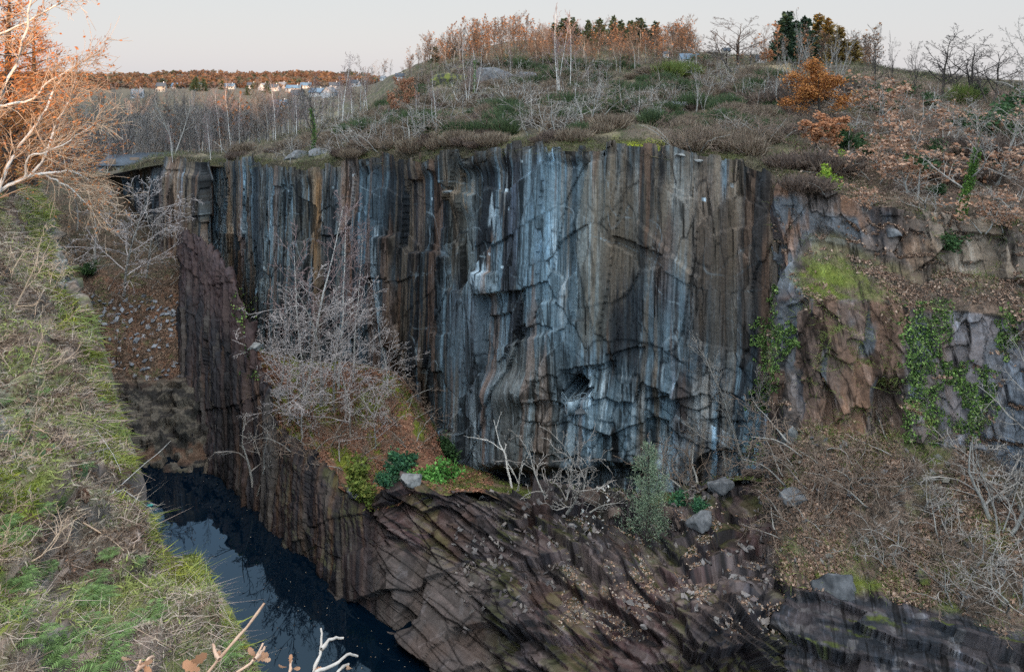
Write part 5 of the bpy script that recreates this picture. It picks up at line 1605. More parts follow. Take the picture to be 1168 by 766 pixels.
# leaf litter and low growth on the right
ok = (np.abs(right.N[..., 2]) > .5) * (1 - lower) * (right.px > 885)
P, Nn = scatter(right, 46000, rg, ok * (np.abs(right.N[..., 2]) > .6) * sm(.42, .62, fbm(right.U * .5, right.V * .5, 220)))
C = tint(rg, len(P), [(.28, .185, .135), (.19, .115, .08), (.36, .26, .20), (.11, .07, .05)], .3)
stuff('fallen_leaves', flat_leaves(P, Nn, .125, rg, .05, .6), C, 'fallen brown leaves on the lower right slope and ledges')
P, Nn = scatter(right, 60000, rg, ok)
C = patchy(P, [(.09, .075, .065), (.17, .145, .13), (.08, .095, .04), (.15, .19, .05)], [.46, .54, .60], .5, 221, rg)
stuff('undergrowth', blades(P, Nn, .5, .012, rg, 1.1, .7), C, 'thin brown and green undergrowth on the lower right slope')
hr = (hill.px > 880) * (Yh < 120)
P, Nn = scatter(hill, 75000, rg, hr * np.minimum(1, (60. / Yh)) ** 2 * (fbm(hill.P[..., 0] * .3, hill.P[..., 1] * .3, 222) > .38))
C = tint(rg, len(P), [(.22, .15, .115), (.15, .095, .072), (.28, .205, .16), (.09, .06, .045)], .3)
stuff('fallen_leaves', flat_leaves(P, Nn, .15, rg, .05, .7), C, 'fallen brown leaves on the hillside above the right wall')
P, Nn = scatter(hill, 60000, rg, hr * np.minimum(1, (60. / Yh)) ** 2)
C = patchy(P, [(.10, .075, .06), (.17, .13, .105), (.05, .07, .022), (.09, .12, .03)], [.46, .55, .64], .35, 223, rg)
stuff('undergrowth', blades(P, Nn, .6, .016, rg, 1.0, .8), C, 'brown brambles and ivy shoots on the hillside above the right wall')
# terrace and pond-end litter
P, Nn = scatter(ter, 26000, rg, (fbm(ter.U * .6, ter.V * .6, 230) > .42) * (ter.px < 560))
C = tint(rg, len(P), [(.27, .13, .08), (.20, .095, .06), (.32, .18, .12), (.14, .07, .05)], .3)
stuff('fallen_leaves', flat_leaves(P, Nn, .15, rg), C, 'rust coloured fallen leaves on the terrace')
P, Nn = scatter(ter, 26000, rg, (fbm(ter.U * .5, ter.V * .4, 131) > .5))
C = patchy(P, [(.07, .10, .02), (.13, .18, .03), (.10, .09, .05)], [.46, .6], .6, 231, rg)
stuff('grass', blades(P, Nn, .22, .018, rg, .8, .8), C, 'green mossy tufts on the terrace')
P, Nn = scatter(lsl, 22000, rg, win(lsl.py, 322, 430, 8) + .3 * (lsl.py < 322))
C = tint(rg, len(P), [(.15, .095, .065), (.11, .065, .045), (.19, .13, .09), (.06, .045, .035)], .3)
stuff('fallen_leaves', flat_leaves(P, Nn, .17, rg), C, 'brown fallen leaves on the slope at the end of the pond')
P, Nn = scatter(lsl, 240, rg, win(lsl.py, 335, 428, 6))
V_ = []
# loose slates lying in the litter
a_ = flat_leaves(P, Nn, .42, rg, .05, .3)
b_ = a_ + Nn[:, None, :] * .08
q6 = np.concatenate([b_, np.stack([a_[:, 0], a_[:, 1], b_[:, 1], b_[:, 0]], 1), np.stack([a_[:, 1], a_[:, 2], b_[:, 2], b_[:, 1]], 1), np.stack([a_[:, 2], a_[:, 3], b_[:, 3], b_[:, 2]], 1), np.stack([a_[:, 3], a_[:, 0], b_[:, 0], b_[:, 3]], 1)])
stuff('slate_rubble', q6, np.tile(tint(rg, len(P), [(.20, .22, .25), (.14, .155, .18)], .3), (5, 1)), 'bluish slate chips in the leaf litter at the end of the pond')
# spur: grass on the crest, loose stones and litter on the ledges
cm = (spur.px > 430) * (spur.V < 9.5) * (np.abs(spur.N[..., 2]) > .5)
P, Nn = scatter(spur, 24000, rg, cm * (fbm(spur.U * .5, spur.V * .5, 126) > .44))
C = patchy(P, [(.12, .15, .03), (.20, .175, .10), (.09, .08, .05), (.16, .20, .03)], [.44, .52, .6], .5, 240, rg)
stuff('grass', blades(P, Nn, .2, .014, rg, .8, .8), C, 'thin grass and moss along the crest of the rock spur')
lm = (spur.px > 640) * win(spur.py, 590, 720, 15) * (np.abs(spur.N[..., 2]) > .55)
P, Nn = scatter(spur, 5000, rg, lm * (fbm(spur.U * .5, spur.V * .5, 241) > .48))
C = tint(rg, len(P), [(.30, .20, .14), (.24, .15, .10), (.36, .30, .25), (.2, .2, .2)], .3)
stuff('fallen_leaves', flat_leaves(P, Nn, .10, rg), C, 'pale leaves and chips caught on the ledges of the spur')
def chips(patch_, n, size, mask, cols, label, name='slate_rubble'):
    P, Nn = scatter(patch_, n, rg, mask)
    a_ = flat_leaves(P, Nn, size, rg, .04, .5)
    b_ = a_ + Nn[:, None, :] * size * .35 * rg.uniform(.4, 1.4, (n, 1, 1))
    q = np.concatenate([b_] + [np.stack([a_[:, i], a_[:, (i + 1) % 4], b_[:, (i + 1) % 4], b_[:, i]], 1) for i in range(4)])
    stuff(name, q, np.tile(tint(rg, n, cols, .3), (5, 1)), label)
chips(spur, 800, .24, (fbm(spur.U * .4, spur.V * .4, 242) > .5) * (spur.px > 520) * (spur.V > 5) * (spur.py < 720) * (np.abs(spur.N[..., 2]) > .4), [(.16, .15, .15), (.12, .10, .10), (.20, .18, .17)], 'loose slate blocks strewn over the rock spur')
chips(spur, 150, .15, win(spur.px, 654, 692, 5) * win(spur.py, 573, 598, 5), [(.6, .6, .58), (.5, .49, .47)], 'scatter of white stones left of the young pine', 'white_stones')
chips(right, 160, .28, ok * win(right.py, 500, 690, 20), [(.16, .16, .17), (.2, .19, .17)], 'loose slate pieces on the lower right slope')
# near bank: moss cushions, grass, straws, leaves
bx_, by_ = bankp.P[..., 0], bankp.P[..., 1]
dist = np.sqrt(bx_ ** 2 + by_ ** 2)
RIBM = 1 - ribs * .92
EDGE = np.interp(bankp.py, [215, 245, 300, 365, 431, 500, 560, 610, 670, 766, 900], [40, 61, 82, 99, 116, 135, 154, 182, 224, 270, 322])
vis = (bankp.px < EDGE - 2) * (bankp.px > -60) * (bankp.px < 330) * (bankp.py < 830) * (np.abs(bankp.N[..., 2]) > .18) * (bankp.P[..., 2] > -13)
dens = RIBM * vis * np.minimum(1, 11. / dist) ** 1.6
gn = fbm(bx_ * .8, by_ * .5, 186)
P, Nn = scatter(bankp, 110000, rg, dens)
sz = np.clip(np.linalg.norm(P, axis=1) / 12, .7, 3.)
C = patchy(P, [(.12, .08, .055), (.25, .19, .14), (.34, .29, .225), (.16, .185, .07), (.24, .27, .085)], [.43, .51, .58, .63], .9, 250, rg, .4)
stuff('grass', blades(P, Nn, .09 * sz, .010 * sz, rg, 1.1, .7, .6), C, 'mixed short grass and moss on the near bank')
P, Nn = scatter(bankp, 24000, rg, dens * (bankp.px < EDGE - 14) * sm(.42, .6, fbm(bx_ * .7, by_ * .7, 255)))
sz = np.clip(np.linalg.norm(P, axis=1) / 12, .7, 3.)
stuff('grass', blades(P, Nn, .20 * sz, .0042 * sz, rg, 1.5, .3, 1.1), tint(rg, len(P), [(.38, .31, .25), (.46, .39, .33), (.30, .22, .16), (.42, .32, .27)], .25), 'pale dead straws lying over the near bank')
P, Nn = scatter(bankp, 65000, rg, dens * (fbm(bx_ * 1.1, by_ * .9, 251) > .44))
sz = np.clip(np.linalg.norm(P, axis=1) / 12, .7, 3.)
stuff('fallen_leaves', flat_leaves(P, Nn, .06 * sz, rg, .08, .8), tint(rg, len(P), [(.30, .18, .12), (.36, .25, .18), (.22, .12, .08), (.12, .07, .05)], .3), 'small brown leaves between the grass of the near bank')
P, Nn = scatter(bankp, 60000, rg, dens * (fbm(bx_ * .9 + 30, by_ * .8, 252) > .5))
sz = np.clip(np.linalg.norm(P, axis=1) / 12, .7, 3.)
stuff('ground_ivy', flat_leaves(P, Nn, .058 * sz, rg, .10, .8), tint(rg, len(P), [(.08, .14, .065), (.13, .20, .10), (.05, .09, .04), (.20, .27, .15)], .35), 'small green leaves creeping over the near bank')
# bright moss tufts along the brink
em = dens * win(bankp.U * 0 + bankp.px - np.interp(bankp.py, [215, 245, 300, 365, 431, 500, 560, 610, 670, 766, 900], [40, 61, 82, 99, 116, 135, 154, 182, 224, 270, 322]), -30, 2, 5) + dens * win(bankp.px, -60, 34, 10) * sm(460, 500, bankp.py) * .8
P, Nn = scatter(bankp, 52000, rg, em * (fbm(bx_ * .9, by_ * .9, 253) > .40))
sz = np.clip(np.linalg.norm(P, axis=1) / 12, .7, 3.)
stuff('moss', blades(P, Nn, .10 * sz, .009 * sz, rg, .9, .5, .9), patchy(P, [(.13, .16, .025), (.25, .27, .04), (.17, .22, .06)], [.45, .58], 1.2, 254, rg), 'bright green moss and ferny tufts along the brink of the near bank')
# specks floating on the pond
n = 120
xy = []
while len(xy) < n:
    x, y = rg.uniform(150, 500), rg.uniform(530, 790)
    Yp = 34 * FPX / (y - HZ)
    if (x > np.interp(y, [530, 590, 673, 766, 800], [230, 292, 382, 482, 512])) : continue
    if rg.random() > (.9 if x > np.interp(y, [530, 766], [170, 380]) else .25): continue
    xy.append(((x - CX) / FPX * Yp, Yp, -33.985))
P = np.array(xy); Nn = np.tile([0, 0, 1.], (n, 1))
V = flat_leaves(P, Nn, .055, rg, .0, .02); V[..., 2] = -33.985 + rg.uniform(0, .01, (n, 1))
stuff('floating_leaves', V, tint(rg, n, [(.20, .17, .13), (.26, .23, .19), (.14, .10, .07)], .3), 'pale leaves floating on the dark pond')

# ------------------------------------------------------------------ ivy hanging on the rock
def inside(px_, py_, poly):
    r_ = np.zeros(len(px_), bool); j = len(poly) - 1
    for i in range(len(poly)):
        xi, yi = poly[i]; xj, yj = poly[j]
        c_ = ((yi > py_) != (yj > py_)) & (px_ < (xj - xi) * (py_ - yi) / (yj - yi + 1e-9) + xi)
        r_ ^= c_; j = i
    return r_
def ivy_curtain(poly, n, label, seed, size=.11, cols=((.10, .18, .04), (.15, .24, .06), (.06, .11, .028), (.22, .30, .10), (.03, .06, .018)), thick=.28, clump=.42):
    rng = np.random.default_rng(seed)
    a = np.array(poly, float)
    x = rng.uniform(a[:, 0].min() - 6, a[:, 0].max() + 6, n * 3); y = rng.uniform(a[:, 1].min() - 6, a[:, 1].max() + 6, n * 3)
    jx, jy = x + (fbm(x * .12, y * .12, seed) - .5) * 34, y + (fbm(x * .12 + 40, y * .12, seed) - .5) * 24
    k = inside(jx, jy, poly) & (fbm(x * .10, y * .07, seed + 5) > clump)
    x, y = x[k][:n], y[k][:n]
    L_, N_ = [], []
    for i in range(len(x)):
        l_, m_ = hit(x[i], y[i])
        if l_ is None: continue
        L_.append(l_); m_ = Vector(m_)
        if m_.dot(Vector(l_)) > 0: m_ = -m_
        N_.append(m_)
    P, M_ = np.array(L_), np.array(N_)
    toc = -P / np.linalg.norm(P, axis=1, keepdims=True)
    d_ = M_ * .6 + toc * .4
    bul = fbm(P[:, 0] * 1.2, P[:, 2] * 1.2, seed + 9)
    P = P + d_ * (thick * (.15 + 1.6 * np.clip(bul - .3, 0, 1)) * rng.uniform(.2, 1.1, len(P)))[:, None]
    V = quad_leaves(P, size, rng, .1, .5, 1.15)
    v_, f_, c_ = polys(V, tint(rng, len(P), cols, .35) * (.7 + .7 * fbm(P[:, 0], P[:, 2] * .8, seed + 3))[:, None])
    o = mesh_obj('ivy', v_ - P.mean(0), f_, M_LEAF, c_); o.location = P.mean(0)
    return tag(o, label, 'ivy')
ivy_curtain([(878, 328), (889, 328), (888, 366), (910, 374), (904, 398), (888, 414), (884, 448), (872, 470), (854, 458), (864, 424), (862, 392), (876, 370)], 4200, 'narrow ivy column on the buttress at the right end of the big cliff', 301, clump=.28)
ivy_curtain([(1026, 345), (1082, 340), (1086, 392), (1066, 428), (1078, 452), (1062, 512), (1030, 500), (1032, 446), (1028, 400)], 4200, 'broad ivy curtain hanging down the middle of the right wall', 302, clump=.37)
ivy_curtain([(1072, 412), (1108, 408), (1132, 424), (1143, 470), (1122, 492), (1106, 516), (1084, 494), (1096, 450), (1072, 424)], 2600, 'lower ivy clump right of the broad ivy curtain', 303, clump=.37)
ivy_curtain([(1143, 350), (1170, 348), (1162, 396), (1150, 412), (1136, 406)], 1000, 'small ivy patch at the far right of the wall', 304, clump=.36)
ivy_curtain([(264, 334), (282, 330), (288, 362), (276, 372), (294, 425), (302, 445), (284, 432), (268, 372)], 520, 'thin ivy on the edge of the rock fin', 305, size=.18, clump=.44)
ivy_curtain([(855, 366), (872, 362), (876, 374), (852, 376)], 260, 'little ivy tuft sticking left from the buttress', 306)
ivy_curtain([(848, 500), (880, 490), (905, 520), (880, 530), (850, 524)], 500, 'ivy at the foot of the buttress behind the pale tree', 307, clump=.44)

# ------------------------------------------------------------------ boulders
M_BOULD = mat_noise('weathered slate boulder', (.055, .06, .067), (.15, .155, .165), 2.5, rough=.8, bump=.5)
M_BROWNB = mat_noise('brown slate boulder', (.06, .045, .04), (.15, .11, .092), 2.5, rough=.8, bump=.5)
M_RIB = mat_noise('lichened slate rib', (.12, .13, .13), (.30, .31, .30), 6., (1, 1, 1), .8, .2, bump=.6)
M_PALEB = mat_noise('pale lichened boulder', (.08, .085, .088), (.24, .25, .25), 2.5, rough=.85, bump=.4)
M_OUTC = mat_noise('dark outcrop slate', (.03, .033, .038), (.11, .115, .125), 1.6, rough=.7, bump=.6)
M_MOSSROCK = mat_noise('mossed outcrop', (.045, .045, .04), (.15, .165, .04), 1.3, rough=.95, bump=.6, lo=.45, hi=.6)
def boulder(px_, py_, size, mat, label, seed, name='boulder', rot=(0, 0, 0), sink=.25, cuts=14, ex=9):
    if name == 'rock_outcrop': ex, sink = 3, .5
    l_, n = hit(px_, py_)
    rng = np.random.default_rng(seed)
    g_ = np.linspace(-1, 1, cuts)
    vv, ff, o = [], [], 0
    for ax in range(3):
        for sg in (-1, 1):
            a, b_ = np.meshgrid(g_, g_)
            q = np.zeros((cuts, cuts, 3)); q[..., ax] = sg; q[..., (ax + 1) % 3] = a * sg; q[..., (ax + 2) % 3] = b_
            i = np.arange(cuts * cuts).reshape(cuts, cuts) + o
            ff.append(np.stack([i[:-1, :-1], i[:-1, 1:], i[1:, 1:], i[1:, :-1]], -1).reshape(-1, 4)); vv.append(q.reshape(-1, 3)); o += cuts * cuts
    v_ = np.concatenate(vv)
    v_ = v_ / (np.sum(np.abs(v_) ** ex, 1, keepdims=True) ** (1. / ex))
    for k in range(11):                       # flat cleavage faces
        d_ = rng.normal(size=3); d_ /= np.linalg.norm(d_)
        h_ = rng.uniform(.5, .92)
        over = np.maximum(v_ @ d_ - h_, 0)
        v_ = v_ - over[:, None] * d_
    nn_ = fbm(v_[:, 0] * 2 + v_[:, 2], v_[:, 1] * 2 - v_[:, 2], seed, 3)
    v_ = v_ * (1 + (nn_[:, None] - .5) * .3) * np.array(size) * .5
    me_o = mesh_obj(name, v_, np.concatenate(ff), mat)
    me_o.location = (l_[0], l_[1], l_[2] + size[2] * (.5 - sink)); me_o.rotation_euler = rot
    return tag(me_o, label, 'boulder' if name == 'boulder' else 'rock')
boulder(672, 572, (1.15, 0.58, 1.37), M_BROWNB, 'tilted brown slab at the back of the crest, left of the young pine', 1, rot=(.2, .6, .3))
boulder(702, 588, (0.94, 0.79, 0.86), M_BROWNB, 'reddish brown boulder touching the left of the young pine', 2)
boulder(764, 590, (0.94, 0.65, 1.01), M_BROWNB, 'purplish boulder just right of the young pine', 3, rot=(0, .3, 0))
boulder(776, 600, (1.01, 0.79, 0.86), M_BROWNB, 'dull brown boulder below the purplish one', 4)
boulder(653, 602, (0.86, 0.50, 0.36), M_BOULD, 'bluish flat stone on the spur below the white stones', 5, rot=(0, .3, .4))
boulder(291, 398, (1.15, 0.86, 0.94), M_PALEB, 'pale round rock perched on the edge of the fin', 6)
boulder(312, 452, (1.87, 1.15, 0.58), M_PALEB, 'flat grey stone on the mossy terrace by the fin', 7)
boulder(402, 567, (1.08, 0.65, 0.65), M_BOULD, 'grey stone on the brink between terrace and pond', 8, rot=(0, .4, 0))
boulder(468, 556, (1.44, 0.65, 1.22), M_PALEB, 'pale lichen streaked slab standing at the crest near the bright bush', 9, rot=(.1, .25, .3))
boulder(822, 562, (1.44, 1.01, 1.15), M_BOULD, 'square grey block with dry leaves on top, right of the pine', 10, rot=(0, 0, .2))
boulder(800, 596, (1.58, 1.08, 1.22), M_BOULD, 'large rounded grey block under the square block', 11, rot=(0, .1, .5))
boulder(860, 545, (1.87, 1.08, 0.86), M_BROWNB, 'rusty faced ledge block below the pale tree', 12, rot=(0, .05, .1))
boulder(905, 505, (1.22, 0.94, 1.58), M_PALEB, 'whitish upright boulder at the foot of the ivy buttress', 13, rot=(0, .1, 0))
boulder(905, 572, (1.58, 0.94, 1.08), M_BOULD, 'blue grey block at the edge of the leafy slope', 14, rot=(0, -.2, .2))
boulder(955, 672, (2.2, 1.3, 1.2), M_OUTC, 'black shadowed block at the corner of the dark lower face', 15, rot=(0, -.1, .1))
boulder(1018, 268, (1.01, 0.72, 0.72), M_BOULD, 'grey boulder with a moss cap on the upper ledge', 16)
boulder(1053, 664, (.9, .8, .7), M_MOSSROCK, 'small boulder covered in yellow green moss on the leafy slope', 17)
boulder(570, 93, (9, 5, 6.0), M_OUTC, 'dark slate outcrop jutting from the hillside behind the white birches', 18, 'rock_outcrop', (0, .1, .1), cuts=26)
boulder(597, 93, (5, 4, 4.0), M_OUTC, 'smaller dark outcrop at the right of the main one', 19, 'rock_outcrop', cuts=22)
boulder(517, 95, (9, 4, 3.6), M_MOSSROCK, 'yellow green mossy outcrop left of the forked birches', 20, 'rock_outcrop', (0, .05, .1), cuts=26)
boulder(340, 180, (3.31, 1.73, 1.73), M_BOULD, 'blue grey rock face on the rim left of the dark lone tree', 21, 'rock_outcrop', (0, .05, .2), cuts=22)
boulder(368, 175, (3.31, 1.73, 1.58), M_BOULD, 'grey rock face on the rim right of the dark lone tree', 22, 'rock_outcrop', (0, -.1, .1), cuts=22)
boulder(778, 178, (0.94, 0.58, 0.29), M_PALEB, 'pale broken slates on the rim right of the bright moss', 23, cuts=12)
boulder(797, 184, (0.72, 0.50, 0.29), M_PALEB, 'pale flat stone on the rim at the right end of the moss', 24, cuts=12)
# ------------------------------------------------------------------ houses of the village
def flatm(name, c_, rough=.8, spec=.3, var=.12):
    return mat_noise(name, tuple(x * (1 - var) for x in c_), tuple(min(1, x * (1 + var)) for x in c_), 1.5, rough=rough, spec=spec)
M_WALLS = [flatm('white render', (.42, .42, .43)), flatm('cream render', (.36, .32, .27)), flatm('grey render', (.46, .46, .45))]
M_ROOFS = [flatm('dark slate roof', (.045, .058, .075), .75, .3), flatm('blue slate roof', (.06, .12, .19), .45, .5), flatm('grey slate roof', (.15, .16, .175), .6, .4)]
M_PANE = flatm('window glass', (.03, .035, .045), .15, .6)
M_WOOD = flatm('painted door', (.12, .09, .07))
def box(cx, cy, cz, sx, sy, sz):
    x, y, z = sx / 2, sy / 2, sz / 2
    v_ = np.array([(-x, -y, -z), (x, -y, -z), (x, y, -z), (-x, y, -z), (-x, -y, z), (x, -y, z), (x, y, z), (-x, y, z)]) + np.array([cx, cy, cz])
    return v_, [(0, 3, 2, 1), (4, 5, 6, 7), (0, 1, 5, 4), (1, 2, 6, 5), (2, 3, 7, 6), (3, 0, 4, 7)]
def house_kind(W, D, H, R, wi, ri, nwin):
    """gabled house: walls with gables, overhanging roof with chimney, door with handle, windows with frames"""
    x, y = W / 2, D / 2
    wv_ = np.array([(-x, -y, -1.5), (x, -y, -1.5), (x, y, -1.5), (-x, y, -1.5), (-x, -y, H), (x, -y, H), (x, y, H), (-x, y, H), (-x, 0, H + R), (x, 0, H + R)])
    wf = [(0, 1, 5, 4), (1, 2, 6, 9, 5), (2, 3, 7, 6), (3, 0, 4, 8, 7)]
    wall = me_of('wall', wv_, wf, M_WALLS[wi])
    o_, t_ = .45, .28
    k = R / y
    rv, rf = [], []
    for s_ in (-1, 1):
        e = y + o_
        b_ = len(rv)
        rv += [(-x - o_, s_ * e, H - o_ * k + .05), (x + o_, s_ * e, H - o_ * k + .05), (x + o_, 0, H + R + .05), (-x - o_, 0, H + R + .05),
               (-x - o_, s_ * e, H - o_ * k + .05 + t_), (x + o_, s_ * e, H - o_ * k + .05 + t_), (x + o_, 0, H + R + .05 + t_), (-x - o_, 0, H + R + .05 + t_)]
        rf += [tuple(b_ + i for i in f) for f in ((0, 3, 2, 1), (4, 5, 6, 7), (0, 1, 5, 4), (1, 2, 6, 5), (3, 0, 4, 7))]
    roof = me_of('roof', np.array(rv), rf, M_ROOFS[ri])
    cv, cf = box(x * .55, 0, H + R + .5, .7, .7, 1.6)
    chim = me_of('chimney', cv, cf, M_WALLS[2])
    dv, df = box(-x * .15, -y - .04, 1.05, 1.0, .08, 2.1)
    door = me_of('door', dv, df, M_WOOD)
    wins = []
    for i in range(nwin):
        wx = -x * .75 + i * (1.5 * x) / max(1, nwin - 1)
        for zz_ in ((1.5,) if H < 4 else (1.5, 4.0)):
            if abs(wx + x * .15) < .9 and zz_ < 2: continue
            v_, f_ = box(wx, -y - .03, zz_, 1.1, .06, 1.3)
            wins.append(('window', me_of('window', v_, f_, M_PANE)))
    v_, f_ = box(x + .03, 0, H * .62, .06, 1.2, 1.3)
    wins.append(('window', me_of('window', v_, f_, M_PANE)))
    return [('wall', wall), ('roof', roof), ('door', door)] + wins, chim
HK = [house_kind(9, 7, 3.2, 3.0, 0, 0, 3), house_kind(13, 7.5, 3.0, 2.8, 0, 1, 4), house_kind(8, 7, 5.0, 3.2, 1, 0, 2), house_kind(11, 7, 2.8, 3.0, 2, 1, 3), house_kind(8.5, 8, 3.2, 3.4, 0, 2, 2)]
VILL = [(287, 101, 0, .1, 'white house at the left of the village row, below the single dark conifer'), (301, 103, 4, 1.2, 'white gabled house just right of the single dark conifer'), (313, 104, 0, -.2, 'small white house beside the white gabled one'),
        (322, 101, 4, .9, 'white house with a steep grey roof in the village row'), (335, 105, 1, .05, 'long white house in the middle of the village'), (349, 101, 3, .2, 'blue roofed house right of the long white one'),
        (339, 117, 2, .1, 'cream house standing alone below the long white one'), (362, 110, 3, -.3, 'blue roofed house left of the big white gable'), (376, 111, 4, 1.3, 'big white gable turned to the viewer at the edge of the village'),
        (381, 102, 0, .3, 'white house behind the big white gable'), (396, 97, 3, .1, 'dark roofed house above the big white gable'), (405, 99, 0, -.2, 'white house with dark roof right of the village centre'),
        (414, 95, 3, .4, 'blue grey roofed house near the right end of the village'), (421, 92, 0, .1, 'white house high at the right end of the village'), (437, 92, 4, -.4, 'pale house behind the russet young oak'),
        (456, 92, 0, .2, 'faint white house at the foot of the hill'), (320, 124, 3, .15, 'blue roofed house alone in the wood below the village'), (275, 150, 0, .2, 'white house with dark roof hidden in the wood beyond the rim'),
        (184, 105, 2, .1, 'pale round-cornered house above the bare wood at left'), (203, 101, 1, .0, 'long blue roofed building left of the dark conifer clump'), (228, 101, 3, .1, 'blue roofed house right below the dark conifer clump'),
        (262, 102, 3, -.1, 'low blue roofed house between the conifer clump and the village row'), (241, 94, 2, .2, 'sunlit cream house on the ridge right of the conifer clump'), (157, 112, 4, .3, 'small white house at the left end, above the bare wood')]
for x, y_, k, rz, lb in VILL:
    l_, n = hit(x, y_)
    s_ = .9 if y_ < 120 else .75
    if x > 430: s_ = .3
    if x == 275: s_ = .8
    r_ = empty('house', (l_[0], l_[1], l_[2] + .4), lb, 'house', 'village houses', rz, s_)
    for c_ in attach(r_, HK[k][0]):
        if c_.name.split('.')[0] == 'roof': attach(c_, [('chimney', HK[k][1])])
for x, y_, k, s_, rz, lb in [(786, 74, 3, .36, .05, 'low grey roofed building on the hilltop behind the yellow broom'), (760, 66, 0, .2, .3, 'tiny white hut on the hilltop left of the grey roof'),
                             (828, 64, 2, .22, .2, 'small sunlit house below the wide bare tree'), (868, 72, 0, .2, -.2, 'tiny white hut right of the wide bare tree')]:
    l_, n = hit(x, y_)
    r_ = empty('house', (l_[0], l_[1], l_[2] + .2), lb, 'house', None, rz, s_)
    for c_ in attach(r_, HK[k][0]):
        if c_.name.split('.')[0] == 'roof': attach(c_, [('chimney', HK[k][1])])
def lowshed(px_, Y, W, D, H, label, rz, mr):
    X = (px_ - CX) / FPX * Y; z = floor_z(X, Y)
    r_ = empty('shed', (X, Y, z), label, 'shed', None, rz)
    v_, f_ = box(0, 0, H / 2 - .4, W, D, H + .8); attach(r_, [('wall', me_of('wall', v_, f_, M_ROOFS[2]))])
    v_ = np.array([(-W / 2 - .3, -D / 2 - .3, H), (W / 2 + .3, -D / 2 - .3, H), (W / 2 + .3, D / 2 + .3, H + 1.1), (-W / 2 - .3, D / 2 + .3, H + 1.1)]); v2 = v_ + np.array([0, 0, .2])
    attach(r_, [('roof', me_of('roof', np.concatenate([v_, v2]), [(0, 3, 2, 1), (4, 5, 6, 7), (0, 1, 5, 4), (1, 2, 6, 5), (2, 3, 7, 6), (3, 0, 4, 7)], mr))])
    v_, f_ = box(-W * .2, -D / 2 - .04, .9, 1.4, .08, 1.8); attach(r_, [('door', me_of('door', v_, f_, M_WOOD))])
lowshed(143, 111, 6.0, 4, .7, 'low shed with a dark slate roof beyond the far end of the quarry', .08, M_ROOFS[0])
lowshed(168, 113, 5.0, 4, .8, 'short low shed with a grey roof beside the dark roofed one', .05, M_ROOFS[0])

# ------------------------------------------------------------------ fence on the plateau
M_FENCE = flatm('weathered grey paling', (.24, .255, .28))
l0, n = hit(768, 128)
r_ = empty('fence', (l0[0], l0[1], l0[2]), 'small grey paling fence on the plateau beside the pale bare tree', 'fence', None, -.06)
W_ = 32 / FPX * l0[1]
for i in range(3):
    v_, f_ = box(i * W_ / 2, .05, .55, .09, .09, 1.5); attach(r_, [('post', me_of('post', v_, f_, M_FENCE))])
for z_ in (.35, 1.0):
    v_, f_ = box(W_ / 2, 0, z_, W_, .04, .1); attach(r_, [('rail', me_of('rail', v_, f_, M_FENCE))])
vv, ff = [], []
for i in range(26):
    v_, f_ = box(W_ * (i + .5) / 26, -.045, .62, .055, .025, 1.25)
    ff += [tuple(q + len(vv) * 8 for q in f) for f in f_]; vv.append(v_)
attach(r_, [('paling', me_of('paling', np.concatenate(vv), ff, M_FENCE))])

# ------------------------------------------------------------------ steel viewing cage at the mouth of the adit
M_STEEL = mat_noise('galvanised steel', (.15, .21, .26), (.24, .31, .36), 6., rough=.5, spec=.4, metal=.2)
M_GRATE = mat_noise('steel floor', (.06, .07, .08), (.11, .12, .13), 8., rough=.7, metal=.2)
g_, _n = hit(700, 456)
cY = float(np.interp(652, RIM[:, 0], RIM[:, 2])) - .3
cz = pos(650, 466.5, cY)[2]
cx = pos(650.5, 466, cY)[0]
r_ = empty('viewing_platform', (cx, cY - .4, cz), 'small grey steel platform with railings at the mouth of the adit', 'platform', None, .12)
# cage projects from the face, railings run back into the hole on both sides
v_, f_ = box(.35, .35, -.03, 1.5, 1.5, .06); attach(r_, [('deck', me_of('deck', v_, f_, M_GRATE))])
def rods(pairs, rad, name, mat=M_STEEL):
    v_, f_ = tubes([(np.array(p, float), np.full(len(p), rad)) for p in pairs], 6)
    return attach(r_, [(name, me_of(name, v_, f_, mat))])[0]
for p in ((-.35, -.5), (.22, -.5), (.22, -.02), (.85, .5), (1.35, .6), (-.35, .3), (-.5, 1.0)):
    rods([[(p[0], p[1], 0), (p[0], p[1], 1.12)]], .028, 'post')
hr_ = [[(-.5, 1.0, z_), (-.35, .3, z_), (-.35, -.5, z_), (.22, -.5, z_), (.22, -.02, z_), (.85, .5, z_), (1.35, .6, z_)] for z_ in (.4, .75, 1.12)]
rods(hr_, .02, 'railing')
v_, f_ = box(-.065, -.53, .52, .55, .02, .98); attach(r_, [('panel', me_of('panel', v_, f_, M_STEEL))])
v_, f_ = box(.54, .22, .40, .80, .02, .72)
a_ = math.atan2(.52, .63); R_ = np.array([[math.cos(a_), -math.sin(a_), 0], [math.sin(a_), math.cos(a_), 0], [0, 0, 1]])
v_ = (v_ - np.array([.54, .22, 0])) @ R_.T + np.array([.555, .22, 0]); attach(r_, [('panel', me_of('panel', v_, f_, M_STEEL))])
rods([[(-.3, -.2, -.05), (-.3, .9, -.9)], [(.6, .1, -.05), (.6, 1.1, -.9)]], .035, 'bracket')

